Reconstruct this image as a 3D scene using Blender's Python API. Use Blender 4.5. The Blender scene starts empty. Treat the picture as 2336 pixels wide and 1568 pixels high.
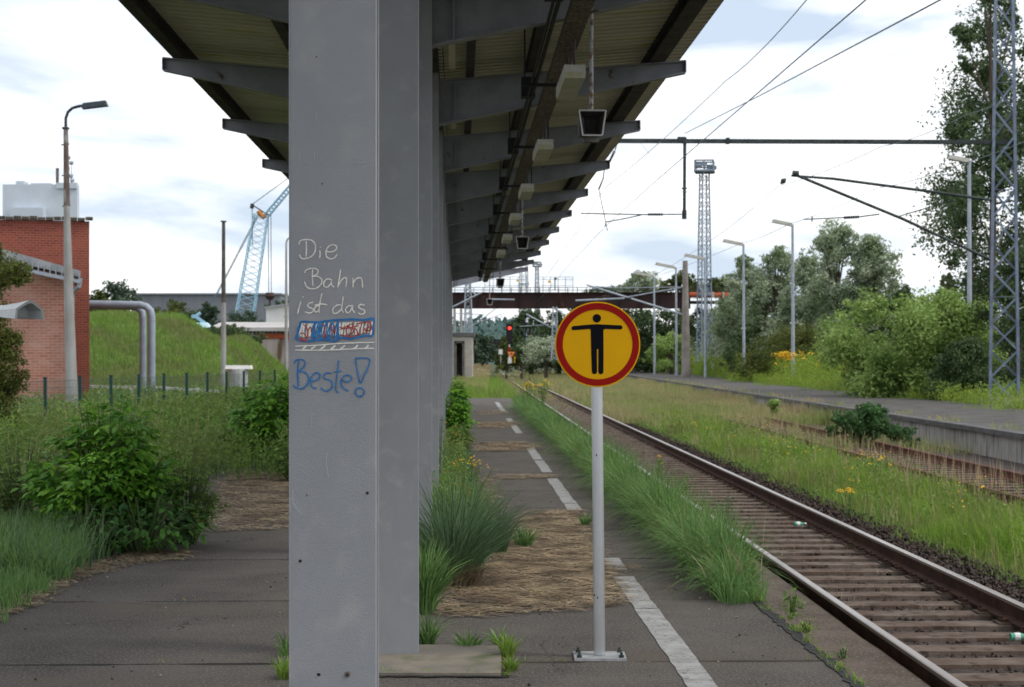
import bpy, math, random
import numpy as np
from mathutils import Vector, Matrix
R = math.radians
random.seed(4); rng = np.random.default_rng(4)
sc = bpy.context.scene
COL = sc.collection
# ------------------------------------------------------------------ camera
F = 3900.0; YH = 818.0; CH = 1.65        # focal length and horizon in pixels of a 2336 px wide picture, eye height
cam_d = bpy.data.cameras.new("camera"); cam = bpy.data.objects.new("camera", cam_d); COL.objects.link(cam)
cam.location = (0, 0, CH); cam.rotation_euler = (R(90), 0, 0)
cam_d.sensor_width = 36; cam_d.lens = 36 * F / 2336; cam_d.shift_y = (YH - 784) / 2336
cam_d.clip_start = 0.1; cam_d.clip_end = 6000
cam_d.dof.use_dof = True; cam_d.dof.focus_distance = 6.6; cam_d.dof.aperture_fstop = 10.0
sc.camera = cam
# ------------------------------------------------------------------ world: bright overcast sky
SUN_EL, SUN_AZ = R(48), R(105)           # azimuth measured from +Y towards +X
w = bpy.data.worlds.new("World"); sc.world = w; w.use_nodes = True
nt = w.node_tree; N = nt.nodes; Lk = nt.links; N.clear()
out = N.new("ShaderNodeOutputWorld"); bg = N.new("ShaderNodeBackground"); Lk.new(bg.outputs[0], out.inputs[0])
sky = N.new("ShaderNodeTexSky"); sky.sky_type = 'NISHITA'; sky.sun_disc = False
sky.sun_elevation = SUN_EL; sky.sun_rotation = SUN_AZ
sk = N.new("ShaderNodeVectorMath"); sk.operation = 'SCALE'; sk.inputs['Scale'].default_value = 0.1
Lk.new(sky.outputs[0], sk.inputs[0])
tc = N.new("ShaderNodeTexCoord"); mp = N.new("ShaderNodeMapping"); mp.inputs['Scale'].default_value = (5, 5, 17)
mp.inputs['Location'].default_value = (1.3, .4, .62)
Lk.new(tc.outputs['Generated'], mp.inputs[0])
nz = N.new("ShaderNodeTexNoise"); nz.inputs['Scale'].default_value = 1.15; nz.inputs['Detail'].default_value = 6
nz.inputs['Roughness'].default_value = .5; nz.inputs['Distortion'].default_value = .4
Lk.new(mp.outputs[0], nz.inputs[0])
rp = N.new("ShaderNodeValToRGB"); rp.color_ramp.elements[0].position = .44; rp.color_ramp.elements[1].position = .63
rp.color_ramp.elements[0].color = (1.0, 1.0, 1.0, 1); rp.color_ramp.elements[1].color = (0.0, 0.0, 0.0, 1)
Lk.new(nz.outputs[0], rp.inputs[0])
mc = N.new("ShaderNodeMixRGB"); mc.inputs[1].default_value = (.49, .575, .69, 1); mc.inputs[2].default_value = (1.02, 1.02, 1.02, 1)
Lk.new(rp.outputs[0], mc.inputs[0])
mx = N.new("ShaderNodeMixRGB"); mx.inputs[0].default_value = .9
Lk.new(sk.outputs[0], mx.inputs[1]); Lk.new(mc.outputs[0], mx.inputs[2]); Lk.new(mx.outputs[0], bg.inputs[0])
bg.inputs[1].default_value = 1.0
sd = bpy.data.lights.new("sun", 'SUN'); sd.energy = 1.4; sd.angle = R(12); sd.color = (1, .95, .87)
sun = bpy.data.objects.new("sun", sd); COL.objects.link(sun)
sv = Vector((math.sin(SUN_AZ) * math.cos(SUN_EL), math.cos(SUN_AZ) * math.cos(SUN_EL), math.sin(SUN_EL)))
sun.rotation_euler = sv.to_track_quat('Z', 'Y').to_euler(); sun.location = sv * 50
vs = sc.view_settings; vs.view_transform = 'Standard'; vs.look = 'None'; vs.gamma = 1; vs.exposure = 0.5
sc.cycles.max_bounces = 6; sc.cycles.transparent_max_bounces = 8
sc.cycles.use_denoising = True

# ------------------------------------------------------------------ helpers
def W(px, py, d):  return Vector(((px - 1168) * d / F, d, CH + (YH - py) * d / F))
def G(px, py, z=0.0):
    d = (CH - z) * F / (py - YH); return Vector(((px - 1168) * d / F, d, z))
SL = 0.0313; CS = 1 / math.sqrt(1 + SL * SL); SN = SL * CS
def P(u, v, z):    return Vector((v * CS - u * SN, u * CS + v * SN, z))      # canopy axes: u along, v across

def srgb(r, g, b):
    f = lambda c: (c / 255 / 12.92) if c / 255 <= .04045 else ((c / 255 + .055) / 1.055) ** 2.4
    return (f(r), f(g), f(b))
MATS = {}
def mat(name, c1, c2=None, rough=.75, metal=0, ns=6, mixp=(.4, .6), bump=0, bs=40, stretch=(1, 1, 1), c3=None, s3=40, p3=(.6, .7), spec=.3, dist=0.02):
    m = bpy.data.materials.new(name); m.use_nodes = True; t = m.node_tree; n = t.nodes; l = t.links
    b = n['Principled BSDF']; b.inputs['Roughness'].default_value = rough; b.inputs['Metallic'].default_value = metal
    b.inputs['Specular IOR Level'].default_value = spec
    tcn = n.new("ShaderNodeTexCoord"); mpn = n.new("ShaderNodeMapping"); mpn.inputs['Scale'].default_value = stretch
    l.new(tcn.outputs['Object'], mpn.inputs[0])
    c = None
    if c2 is not None:
        a = n.new("ShaderNodeTexNoise"); a.inputs['Scale'].default_value = ns; a.inputs['Detail'].default_value = 6; a.inputs['Roughness'].default_value = .62
        l.new(mpn.outputs[0], a.inputs[0])
        r = n.new("ShaderNodeMapRange"); r.inputs[1].default_value = mixp[0]; r.inputs[2].default_value = mixp[1]; l.new(a.outputs[0], r.inputs[0])
        x = n.new("ShaderNodeMixRGB"); x.inputs[1].default_value = (*c1, 1); x.inputs[2].default_value = (*c2, 1); l.new(r.outputs[0], x.inputs[0]); c = x.outputs[0]
        if c3 is not None:
            a = n.new("ShaderNodeTexNoise"); a.inputs['Scale'].default_value = s3; a.inputs['Detail'].default_value = 3
            l.new(mpn.outputs[0], a.inputs[0])
            r = n.new("ShaderNodeMapRange"); r.inputs[1].default_value = p3[0]; r.inputs[2].default_value = p3[1]; l.new(a.outputs[0], r.inputs[0])
            x2 = n.new("ShaderNodeMixRGB"); l.new(c, x2.inputs[1]); x2.inputs[2].default_value = (*c3, 1); l.new(r.outputs[0], x2.inputs[0]); c = x2.outputs[0]
        l.new(c, b.inputs['Base Color'])
    else:
        b.inputs['Base Color'].default_value = (*c1, 1)
    if bump:
        a = n.new("ShaderNodeTexNoise"); a.inputs['Scale'].default_value = bs; a.inputs['Detail'].default_value = 4; l.new(mpn.outputs[0], a.inputs[0])
        bb = n.new("ShaderNodeBump"); bb.inputs['Strength'].default_value = bump; bb.inputs['Distance'].default_value = dist
        l.new(a.outputs[0], bb.inputs['Height']); l.new(bb.outputs[0], b.inputs['Normal'])
    m['cl'] = 0; MATS[name] = m
    return m
def leafmat(name, c1, c2, c3=None, scale=1.0, trans=.35, rough=.55):
    """per-leaf colour from the attribute rnd, patches from noise"""
    m = bpy.data.materials.new(name); m.use_nodes = True; t = m.node_tree; n = t.nodes; l = t.links
    b = n['Principled BSDF']; o = n['Material Output']; b.inputs['Roughness'].default_value = rough; b.inputs['Specular IOR Level'].default_value = .25
    at = n.new("ShaderNodeAttribute"); at.attribute_name = 'rnd'
    x = n.new("ShaderNodeMixRGB"); x.inputs[1].default_value = (*c1, 1); x.inputs[2].default_value = (*c2, 1); l.new(at.outputs['Fac'], x.inputs[0]); c = x.outputs[0]
    if c3 is not None:
        tcn = n.new("ShaderNodeTexCoord"); a = n.new("ShaderNodeTexNoise"); a.inputs['Scale'].default_value = scale; a.inputs['Detail'].default_value = 4
        l.new(tcn.outputs['Object'], a.inputs[0])
        r = n.new("ShaderNodeMapRange"); r.inputs[1].default_value = .42; r.inputs[2].default_value = .62; l.new(a.outputs[0], r.inputs[0])
        x2 = n.new("ShaderNodeMixRGB"); l.new(c, x2.inputs[1]); x2.inputs[2].default_value = (*c3, 1); l.new(r.outputs[0], x2.inputs[0]); c = x2.outputs[0]
    l.new(c, b.inputs['Base Color'])
    tr = n.new("ShaderNodeBsdfTranslucent"); l.new(c, tr.inputs[0])
    ms = n.new("ShaderNodeMixShader"); ms.inputs[0].default_value = trans; l.new(b.outputs[0], ms.inputs[1]); l.new(tr.outputs[0], ms.inputs[2]); l.new(ms.outputs[0], o.inputs[0])
    return m

ORG = {}
def tag(o, label=None, cat=None, group=None, kind=None):
    if label: o['label'] = label
    if cat: o['category'] = cat
    if group: o['group'] = group
    if kind: o['kind'] = kind
    return o
def empty(name, loc, label, cat, group=None):
    o = bpy.data.objects.new(name, None); o.empty_display_size = .2; COL.objects.link(o)
    o.location = loc; ORG[o.name] = Vector(loc)
    return tag(o, label, cat, group)
def link(name, me, m, parent=None):
    o = bpy.data.objects.new(name, me); COL.objects.link(o)
    if m: me.materials.append(m)
    if parent is not None: o.parent = parent
    return o
def dup(root, loc, label=None):
    r = root.copy(); COL.objects.link(r); r.location = loc
    if label: r['label'] = label
    for ch in list(root.children):
        c = ch.copy(); COL.objects.link(c); c.parent = r
        for g in list(ch.children):
            d = g.copy(); COL.objects.link(d); d.parent = c
    return r
class MB:
    def __init__(s): s.v = []; s.f = []
    def add(s, vs, fs):
        k = len(s.v); s.v += [Vector(q) for q in vs]; s.f += [tuple(i + k for i in q) for q in fs]; return s
    def box(s, c, size, ax=None, taper=(1, 1)):
        c = Vector(c); hx, hy, hz = (q / 2 for q in size)
        X, Y, Z = ax if ax else (Vector((1, 0, 0)), Vector((0, 1, 0)), Vector((0, 0, 1)))
        vs = []
        for z in (-1, 1):
            tx, ty = taper if z > 0 else (1, 1)
            for (x, y) in ((-1, -1), (1, -1), (1, 1), (-1, 1)): vs.append(c + X * x * hx * tx + Y * y * hy * ty + Z * z * hz)
        return s.add(vs, [(3, 2, 1, 0), (4, 5, 6, 7), (0, 1, 5, 4), (1, 2, 6, 5), (2, 3, 7, 6), (3, 0, 4, 7)])
    def beam(s, a, b, w, h, up=(0, 0, 1)):
        a = Vector(a); b = Vector(b); d = (b - a); L = d.length; d.normalize()
        up = Vector(up)
        if abs(d.dot(up)) > .98: up = Vector((0, 1, 0))
        X = d.cross(up).normalized(); Z = X.cross(d).normalized()
        return s.box((a + b) / 2, (w, L, h), (X, d, Z))
    def tube(s, pts, r, n=8, cap=True):
        pts = [Vector(p) for p in pts]; k = len(pts)
        rs = r if isinstance(r, (list, tuple)) else [r] * k
        vs = []; prev = None
        for i, p in enumerate(pts):
            d = (pts[min(i + 1, k - 1)] - pts[max(i - 1, 0)]).normalized()
            if prev is None:
                u = Vector((0, 0, 1)) if abs(d.z) < .9 else Vector((0, 1, 0))
                X = d.cross(u).normalized()
            else:
                X = (prev - d * prev.dot(d)).normalized()
            Y = d.cross(X); prev = X
            for j in range(n):
                a = 2 * math.pi * j / n; vs.append(p + (X * math.cos(a) + Y * math.sin(a)) * rs[i])
        fs = [(i * n + j, i * n + (j + 1) % n, (i + 1) * n + (j + 1) % n, (i + 1) * n + j) for i in range(k - 1) for j in range(n)]
        if cap: fs += [tuple(reversed(range(n))), tuple(range((k - 1) * n, k * n))]
        return s.add(vs, fs)
    def prism(s, outline, a, b):           # outline: list of (x,y) mapped by functions a,b -> front/back points
        n = len(outline)
        vs = [a(*q) for q in outline] + [b(*q) for q in outline]
        fs = [tuple(range(n)), tuple(reversed(range(n, 2 * n)))] + [(i, i + n, (i + 1) % n + n, (i + 1) % n) for i in range(n)]
        return s.add(vs, fs)
    def lattice(s, p0, p1, w0, w1, n, rc, rb, X=Vector((1, 0, 0)), Y=None, cross=True, depth=1.0):
        p0 = Vector(p0); p1 = Vector(p1); d = (p1 - p0).normalized(); X = (X - d * X.dot(d)).normalized()
        Y = d.cross(X).normalized()
        rings = []
        for i in range(n + 1):
            t = i / n; c = p0.lerp(p1, t); h = (w0 * (1 - t) + w1 * t) / 2
            rings.append([c + X * h * a + Y * h * b * depth for a, b in ((-1, -1), (1, -1), (1, 1), (-1, 1))])
        for j in range(4):
            s.tube([rings[0][j], rings[-1][j]], rc, 4)
            k = (j + 1) % 4
            for i in range(n):
                a, b = (j, k) if i % 2 else (k, j)
                s.tube([rings[i][a], rings[i + 1][b]], rb, 3, False)
                if cross: s.tube([rings[i][b], rings[i + 1][a]], rb, 3, False)
        return s
    def build(s, name, m, parent=None, smooth=False, loc=None):
        o0 = Vector((0, 0, 0))
        if parent is not None:
            q = parent
            while q.parent is not None: q = q.parent
            o0 = ORG[q.name]
        elif loc is not None: o0 = Vector(loc)
        me = bpy.data.meshes.new(name); me.from_pydata([tuple(q - o0) for q in s.v], [], s.f); me.update()
        if smooth:
            me.polygons.foreach_set("use_smooth", [True] * len(me.polygons))
            try: me.set_sharp_from_angle(angle=R(40))
            except Exception: pass
        o = link(name, me, m, parent)
        if parent is None and loc is not None: o.location = o0
        return o
def npmesh(name, V, Q, rnd, m, parent=None, T=None, origin=None):
    """V (n,3), Q quads (k,4), T tris (k,3), rnd per vertex"""
    o0 = np.zeros(3)
    if parent is not None:
        q = parent
        while q.parent is not None: q = q.parent
        o0 = np.array(ORG[q.name])
    if origin is not None: o0 = np.array(origin)
    me = bpy.data.meshes.new(name); V = V - o0
    nq = 0 if Q is None else len(Q); nt_ = 0 if T is None else len(T)
    me.vertices.add(len(V)); me.vertices.foreach_set("co", V.astype(np.float32).ravel())
    li = np.concatenate([x.ravel() for x in (Q, T) if x is not None]).astype(np.int32)
    me.loops.add(len(li)); me.loops.foreach_set("vertex_index", li)
    me.polygons.add(nq + nt_)
    ls = np.concatenate([np.arange(nq) * 4, nq * 4 + np.arange(nt_) * 3]).astype(np.int32)
    me.polygons.foreach_set("loop_start", ls)
    try: me.polygons.foreach_set("loop_total", np.concatenate([np.full(nq, 4), np.full(nt_, 3)]).astype(np.int32))
    except Exception: pass
    me.update(calc_edges=True)
    a = me.attributes.new('rnd', 'FLOAT', 'POINT'); a.data.foreach_set('value', rnd.astype(np.float32))
    o = link(name, me, m, parent)
    if origin is not None: o.location = origin
    return o
def norm(a): return a / np.maximum(np.linalg.norm(a, axis=-1, keepdims=True), 1e-9)
# grass blades: base (n,3), height, width, lean vector (n,2) as fraction of height, colour value
def blades(base, h, wd, lean, droop=.5, levels=3, rnd=None):
    n = len(base); ang = rng.uniform(0, math.pi, n); side = np.stack([np.cos(ang), np.sin(ang) * .6, 0 * ang], 1)
    if rnd is None: rnd = rng.uniform(0, 1, n)
    vs = []; 
    for i in range(levels + 1):
        t = i / levels
        p = base.copy()
        p[:, 0] += lean[:, 0] * h * t ** 1.7; p[:, 1] += lean[:, 1] * h * t ** 1.7
        L = np.linalg.norm(lean, axis=1)
        p[:, 2] += h * (t - droop * np.minimum(L, 1.4) * t ** 2.6)
        ww = (wd * (1 - t) ** .6 * .5)[:, None]
        if i < levels: vs += [p - side * ww, p + side * ww]
        else: vs += [p]
    k = len(vs); V = np.stack(vs, 1).reshape(-1, 3); b = (np.arange(n) * k)[:, None]
    Q = np.concatenate([b + np.array([[2 * i, 2 * i + 1, 2 * i + 3, 2 * i + 2]]) for i in range(levels - 1)]) if levels > 1 else None
    T = b + np.array([[2 * levels - 2, 2 * levels - 1, 2 * levels]])
    return V, Q, T, np.repeat(rnd, k)
def join(parts):
    V = []; Q = []; T = []; Rr = []; k = 0
    for v, q, t, r in parts:
        V.append(v); Rr.append(r)
        if q is not None: Q.append(q + k)
        if t is not None: T.append(t + k)
        k += len(v)
    return np.concatenate(V), (np.concatenate(Q) if Q else None), (np.concatenate(T) if T else None), np.concatenate(Rr)
# leaves: diamond quads
def leaves(pos, nrm, size, aspect=.5, rnd=None, dirv=None):
    n = len(pos); 
    if dirv is None: dirv = rng.normal(size=(n, 3))
    a = norm(np.cross(nrm, dirv)); b = norm(np.cross(nrm, a)) 
    s = size[:, None]
    fold = nrm * s * .12
    V = np.stack([pos - b * s * .5, pos + a * s * aspect * .5 + fold, pos + b * s * .5, pos - a * s * aspect * .5 + fold], 1).reshape(-1, 3)
    Q = (np.arange(n) * 4)[:, None] + np.arange(4)[None]
    if rnd is None: rnd = rng.uniform(0, 1, n)
    return V, Q, None, np.repeat(rnd, 4)
def ground_z(x, y):
    """rough ground height outside the built surfaces"""
    x = np.asarray(x, float); y = np.asarray(y, float)
    edgeL = -3.7 - .03 * y
    z = np.full(np.broadcast(x, y).shape, -.66)
    bed = 1 / (1 + np.exp(-(edgeL + .6 - x) * 3))            # left of the platform: higher
    z = z + bed * .54
    far = 1 / (1 + np.exp(-(y - 76) * .7)) * 1 / (1 + np.exp((x + .0195 * y - 2.2) * 2.5))
    z = z + far * (1 - bed) * .42
    bank = np.clip((x - 16.4 + .01 * np.maximum(y - 60, 0)) / 3.5, 0, 1); bank = bank * bank * (3 - 2 * bank)
    z = z + bank * 1.0
    z = z + .05 * np.sin(x * 1.3 + y * .4) * np.cos(y * .9 - x * .3) * (bed + bank + far)
    return z

# ------------------------------------------------------------------ materials
asphalt = mat("asphalt", (.118, .106, .096), (.072, .065, .061), rough=.93, ns=1.4, mixp=(.35, .65), bump=.8, bs=110, c3=(.165, .15, .135), s3=60, p3=(.52, .62), dist=.012, spec=.15)
def add_seams(m):
    t = m.node_tree; n = t.nodes; l = t.links; b = n['Principled BSDF']
    src = b.inputs['Base Color'].links[0].from_socket
    tcn = n.new("ShaderNodeTexCoord"); sp = n.new("ShaderNodeSeparateXYZ"); l.new(tcn.outputs['Object'], sp.inputs[0])
    def math_(op, a, bb):
        k = n.new("ShaderNodeMath"); k.operation = op
        for i, q in enumerate((a, bb)):
            if q is None: continue
            if isinstance(q, (int, float)): k.inputs[i].default_value = q
            else: l.new(q, k.inputs[i])
        return k.outputs[0]
    nzz = n.new("ShaderNodeTexNoise"); nzz.inputs['Scale'].default_value = 2.2; nzz.inputs['Detail'].default_value = 5; l.new(tcn.outputs['Object'], nzz.inputs[0])
    u = math_('SUBTRACT', sp.outputs[1], math_('MULTIPLY', sp.outputs[0], SL))
    u = math_('ADD', u, math_('MULTIPLY', nzz.outputs[0], .07))
    mo = math_('MODULO', math_('SUBTRACT', u, 9.285 - 24), 2.4)
    dd = math_('ABSOLUTE', math_('SUBTRACT', mo, .03), None)
    wd = math_('MULTIPLY', math_('SUBTRACT', nzz.outputs[0], .36), .15)
    line = math_('LESS_THAN', dd, wd)
    x = n.new("ShaderNodeMixRGB"); l.new(math_('MULTIPLY', line, .82), x.inputs[0]); l.new(src, x.inputs[1]); x.inputs[2].default_value = (.012, .012, .012, 1)
    vo = n.new("ShaderNodeTexVoronoi"); vo.feature = 'DISTANCE_TO_EDGE'; vo.inputs['Scale'].default_value = .75; wv = n.new("ShaderNodeVectorMath"); wv.operation = 'ADD'; wn = n.new("ShaderNodeTexNoise"); wn.inputs['Scale'].default_value = 3; wn.inputs['Detail'].default_value = 5; ws = n.new("ShaderNodeVectorMath"); ws.operation = 'SCALE'; ws.inputs['Scale'].default_value = .35
    l.new(tcn.outputs['Object'], wn.inputs[0]); l.new(wn.outputs['Color'], ws.inputs[0]); l.new(tcn.outputs['Object'], wv.inputs[0]); l.new(ws.outputs[0], wv.inputs[1]); l.new(wv.outputs[0], vo.inputs[0])
    cmn = n.new("ShaderNodeTexNoise"); cmn.inputs['Scale'].default_value = .5; l.new(tcn.outputs['Object'], cmn.inputs[0])
    crack = math_('MULTIPLY', math_('LESS_THAN', vo.outputs[0], .0035), math_('GREATER_THAN', cmn.outputs[0], .52))
    xc = n.new("ShaderNodeMixRGB"); l.new(math_('MULTIPLY', crack, .6), xc.inputs[0]); l.new(x.outputs[0], xc.inputs[1]); xc.inputs[2].default_value = (.018, .018, .016, 1); x = xc
    # brownish damp and mossy patches
    n2 = n.new("ShaderNodeTexNoise"); n2.inputs['Scale'].default_value = .55; n2.inputs['Detail'].default_value = 7; n2.inputs['Roughness'].default_value = .7
    mp2 = n.new("ShaderNodeMapping"); mp2.inputs['Scale'].default_value = (.5, 1.5, 1); l.new(tcn.outputs['Object'], mp2.inputs[0]); l.new(mp2.outputs[0], n2.inputs[0])
    r = n.new("ShaderNodeMapRange"); r.inputs[1].default_value = .52; r.inputs[2].default_value = .68; r.inputs[4].default_value = .7; l.new(n2.outputs[0], r.inputs[0])
    y = n.new("ShaderNodeMixRGB"); l.new(r.outputs[0], y.inputs[0]); l.new(x.outputs[0], y.inputs[1]); y.inputs[2].default_value = (.122, .100, .080, 1)
    l.new(y.outputs[0], b.inputs['Base Color'])
add_seams(asphalt)
asphalt2 = mat("old_asphalt", (.095, .09, .09), (.055, .048, .042), rough=.9, ns=1.2, bump=.4, bs=60, c3=(.08, .10, .04), s3=1.5, p3=(.58, .7))
soil = mat("soil", (.045, .05, .02), (.075, .062, .035), rough=1, ns=1.5, bump=.6, bs=12, c3=(.05, .075, .02), s3=3, p3=(.45, .6), dist=.05)
grassbase = mat("grass_ground", (.085, .13, .03), (.13, .14, .05), rough=1, ns=.35, bump=.8, bs=8, c3=(.05, .085, .02), s3=2.2, p3=(.45, .6), dist=.08)
ballastm = mat("ballast_stone", (.035, .028, .026), (.075, .058, .05), rough=.9, ns=14, bump=1, bs=22, dist=.05, c3=(.11, .10, .095), s3=30, p3=(.62, .7))
slabm = mat("trackside_concrete", (.125, .098, .078), (.08, .06, .047), rough=.92, ns=2, bump=.9, bs=45, c3=(.18, .155, .13), s3=40, p3=(.55, .66), dist=.01)
sleeperm = mat("sleeper_concrete", (.095, .062, .045), (.17, .135, .11), rough=.9, ns=2.4, mixp=(.42, .66), bump=.5, bs=30, c3=(.045, .03, .022), s3=7, p3=(.55, .66), dist=.01)
railtop = mat("rail_running_face", (.42, .38, .36), (.30, .26, .24), rough=.34, metal=.75, ns=3, stretch=(1, .1, 1), spec=.5)
railside = mat("rusty_rail", (.045, .022, .016), (.09, .04, .026), rough=.85, ns=5, bump=.3, bs=50)
railrust = mat("rusty_unused_rail", (.14, .055, .035), (.09, .04, .03), rough=.9, ns=5)
greypaint = mat("grey_paint", (.275, .285, .305), (.235, .243, .262), rough=.42, ns=3.0, mixp=(.3, .7), bump=.3, bs=260, c3=(.30, .305, .315), s3=9, p3=(.55, .7), spec=.4, dist=.004)
rafterp = mat("canopy_steel_paint", (.24, .25, .28), (.19, .20, .22), rough=.5, ns=2.5, bump=.1, bs=40, c3=(.07, .05, .04), s3=6, p3=(.66, .72))
purlinm = mat("dirty_purlin_steel", (.07, .065, .065), (.045, .04, .04), rough=.8, ns=4)
sheetm = mat("yellowed_roof_sheet", (.62, .60, .49), (.48, .465, .38), rough=.6, ns=1.6, mixp=(.35, .65), stretch=(.4, 1.6, 1), c3=(.46, .43, .16), s3=2.8, p3=(.6, .72))
whitepaint = mat("white_line_paint", (.36, .36, .355), (.26, .26, .255), rough=.85, ns=7, bump=.4, bs=120, c3=(.11, .105, .10), s3=26, p3=(.60, .68), dist=.006)
padm = mat("column_pad_concrete", (.17, .155, .135), (.23, .20, .16), rough=.95, ns=2.2, mixp=(.45, .6), bump=.6, bs=90, c3=(.10, .115, .06), s3=3.2, p3=(.56, .75), dist=.008)
tarm = mat("joint_tar", (.012, .012, .013), (.03, .028, .026), rough=.7, ns=30, bump=1, bs=30)
galv = mat("galvanised_steel", (.40, .44, .50), (.30, .34, .40), rough=.45, metal=.25, ns=2)
mastm = mat("blue_grey_mast_steel", (.22, .27, .36), (.15, .18, .25), rough=.55, metal=.2, ns=2)
darkst = mat("dark_line_steel", (.05, .065, .065), (.03, .035, .035), rough=.6, metal=.2, ns=3)
wirem = mat("contact_wire", (.13, .17, .21), rough=.6)
alu = mat("sign_post_aluminium", (.62, .63, .65), (.56, .57, .59), rough=.36, metal=.9, ns=4, stretch=(6, 6, .5), bump=.08, bs=60, spec=.5)
signY = mat("sign_yellow", (.80, .42, .002), (.74, .385, .002), rough=.55, ns=3, spec=.12)
signR = mat("sign_red", (.33, .008, .004), (.30, .006, .003), rough=.5, ns=50, spec=.12)
signK = mat("sign_black", (.005, .005, .009), rough=.6, spec=.08)
brick1 = None
def brickmat(name, c1, c2, mort, bump=.3, white=None):
    m = bpy.data.materials.new(name); m.use_nodes = True; t = m.node_tree; n = t.nodes; l = t.links; b = n['Principled BSDF']; b.inputs['Roughness'].default_value = .9
    tcn = n.new("ShaderNodeTexCoord"); sp = n.new("ShaderNodeSeparateXYZ"); cb = n.new("ShaderNodeCombineXYZ")
    l.new(tcn.outputs['Object'], sp.inputs[0])
    ad = n.new("ShaderNodeMath"); ad.operation = 'ADD'; l.new(sp.outputs[0], ad.inputs[0]); l.new(sp.outputs[1], ad.inputs[1]); l.new(ad.outputs[0], cb.inputs[0]); l.new(sp.outputs[2], cb.inputs[1])
    br = n.new("ShaderNodeTexBrick"); br.inputs['Scale'].default_value = 1; br.inputs['Brick Width'].default_value = .26; br.inputs['Row Height'].default_value = .083
    br.inputs['Mortar Size'].default_value = .011; br.inputs['Color1'].default_value = (*c1, 1); br.inputs['Color2'].default_value = (*c2, 1); br.inputs['Mortar'].default_value = (*mort, 1)
    l.new(cb.outputs[0], br.inputs[0])
    c = br.outputs[0]
    a = n.new("ShaderNodeTexNoise"); a.inputs['Scale'].default_value = 1.0; a.inputs['Detail'].default_value = 8; a.inputs['Roughness'].default_value = .7
    mp_ = n.new("ShaderNodeMapping"); mp_.inputs['Scale'].default_value = (.5, .5, 2.4); l.new(tcn.outputs['Object'], mp_.inputs[0]); l.new(mp_.outputs[0], a.inputs[0])
    r = n.new("ShaderNodeMapRange"); r.inputs[1].default_value = .45; r.inputs[2].default_value = .65; r.inputs[4].default_value = .7; l.new(a.outputs[0], r.inputs[0])
    x = n.new("ShaderNodeMixRGB"); l.new(r.outputs[0], x.inputs[0]); l.new(c, x.inputs[1]); x.inputs[2].default_value = (*(white or c2), 1)
    l.new(x.outputs[0], b.inputs['Base Color'])
    return m
brickR = brickmat("red_brick", (.24, .048, .028), (.15, .030, .02), (.28, .12, .085), white=(.30, .085, .055))
brickP = brickmat("pale_limewashed_brick", (.44, .19, .14), (.34, .12, .08), (.48, .29, .23), white=(.52, .34, .28))
zinc = mat("weathered_roof_metal", (.36, .37, .39), (.26, .27, .29), rough=.6, ns=4, metal=.2)
whitewall = mat("white_cladding", (.78, .78, .76), (.70, .70, .69), rough=.7, ns=.6)
lampgrey = mat("luminaire_grey", (.50, .52, .53), (.42, .44, .45), rough=.5, ns=5)
lamphead = mat("luminaire_aged_white", (.46, .45, .41), (.36, .35, .31), rough=.5, ns=5)
darkplastic = mat("dark_housing", (.035, .045, .06), (.025, .03, .04), rough=.5, ns=6)
concp = mat("mast_concrete", (.36, .36, .36), (.27, .26, .25), rough=.9, ns=3, stretch=(1, 1, .3), bump=.3, bs=40)
rustpole = mat("rust_streaked_pole", (.17, .14, .125), (.11, .075, .06), rough=.85, ns=5, stretch=(2, 2, .5), c3=(.30, .29, .28), s3=4, p3=(.55, .65))
fencem = mat("dark_green_fence", (.01, .05, .05), rough=.5)
wiregreen = mat("green_fence_wire", (.05, .10, .09), rough=.5)
pipem = mat("pipe_jacket", (.30, .35, .42), (.23, .27, .33), rough=.5, metal=0, ns=2, spec=.5)
hallm = mat("grey_hall_cladding", (.20, .215, .24), (.17, .185, .21), rough=.8, ns=.1, stretch=(4, 4, .1))
silom = mat("pale_factory_cladding", (.55, .60, .66), (.50, .55, .62), rough=.8, ns=.2)
bunkerm = mat("stained_concrete", (.48, .42, .40), (.34, .25, .24), rough=.95, ns=.35, stretch=(2, 2, .35), c3=(.14, .10, .06), s3=.8, p3=(.58, .68))
roofpale = mat("pale_flat_roof", (.46, .44, .43), (.38, .36, .35), rough=.9, ns=.5)
craneb = mat("crane_blue_paint", (.26, .46, .60), (.33, .54, .67), rough=.5, ns=2)
craney = mat("crane_orange_parts", (.45, .17, .03), rough=.6)
bridgem = mat("rusted_bridge_girder", (.040, .020, .018), (.028, .018, .018), rough=.9, ns=.5, stretch=(1, 1, .4), c3=(.08, .03, .02), s3=.9, p3=(.58, .7))
pipeorange = mat("orange_rusty_pipe", (.38, .075, .03), (.28, .06, .03), rough=.8, ns=1)
railingm = mat("bridge_railing_steel", (.05, .05, .055), rough=.8)
wallconc = mat("platform_wall_concrete", (.40, .385, .37), (.28, .265, .25), rough=.95, ns=1.5, stretch=(1, 2.5, .4), c3=(.13, .12, .11), s3=2.2, p3=(.55, .68), bump=.3, bs=30)
copem = mat("platform_coping", (.12, .12, .12), (.075, .07, .07), rough=.9, ns=2)
hutm = mat("hut_block_wall", (.46, .43, .38), (.36, .33, .29), rough=.95, ns=2)
blackm = mat("soot_black", (.012, .012, .014), rough=.7)
chalk = mat("chalk_stroke", (.82, .80, .74), (.66, .64, .60), rough=1, ns=90)
bluemk = mat("blue_marker", (.012, .12, .34), (.025, .18, .46), rough=.6, ns=60)
redmk = mat("red_marker", (.30, .03, .03), (.38, .06, .05), rough=.6, ns=60)
bark = mat("bark", (.10, .08, .06), (.06, .05, .04), rough=1, ns=5, stretch=(1, 1, .3))
stemm = mat("green_stem", (.09, .13, .05), rough=.8)
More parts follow.
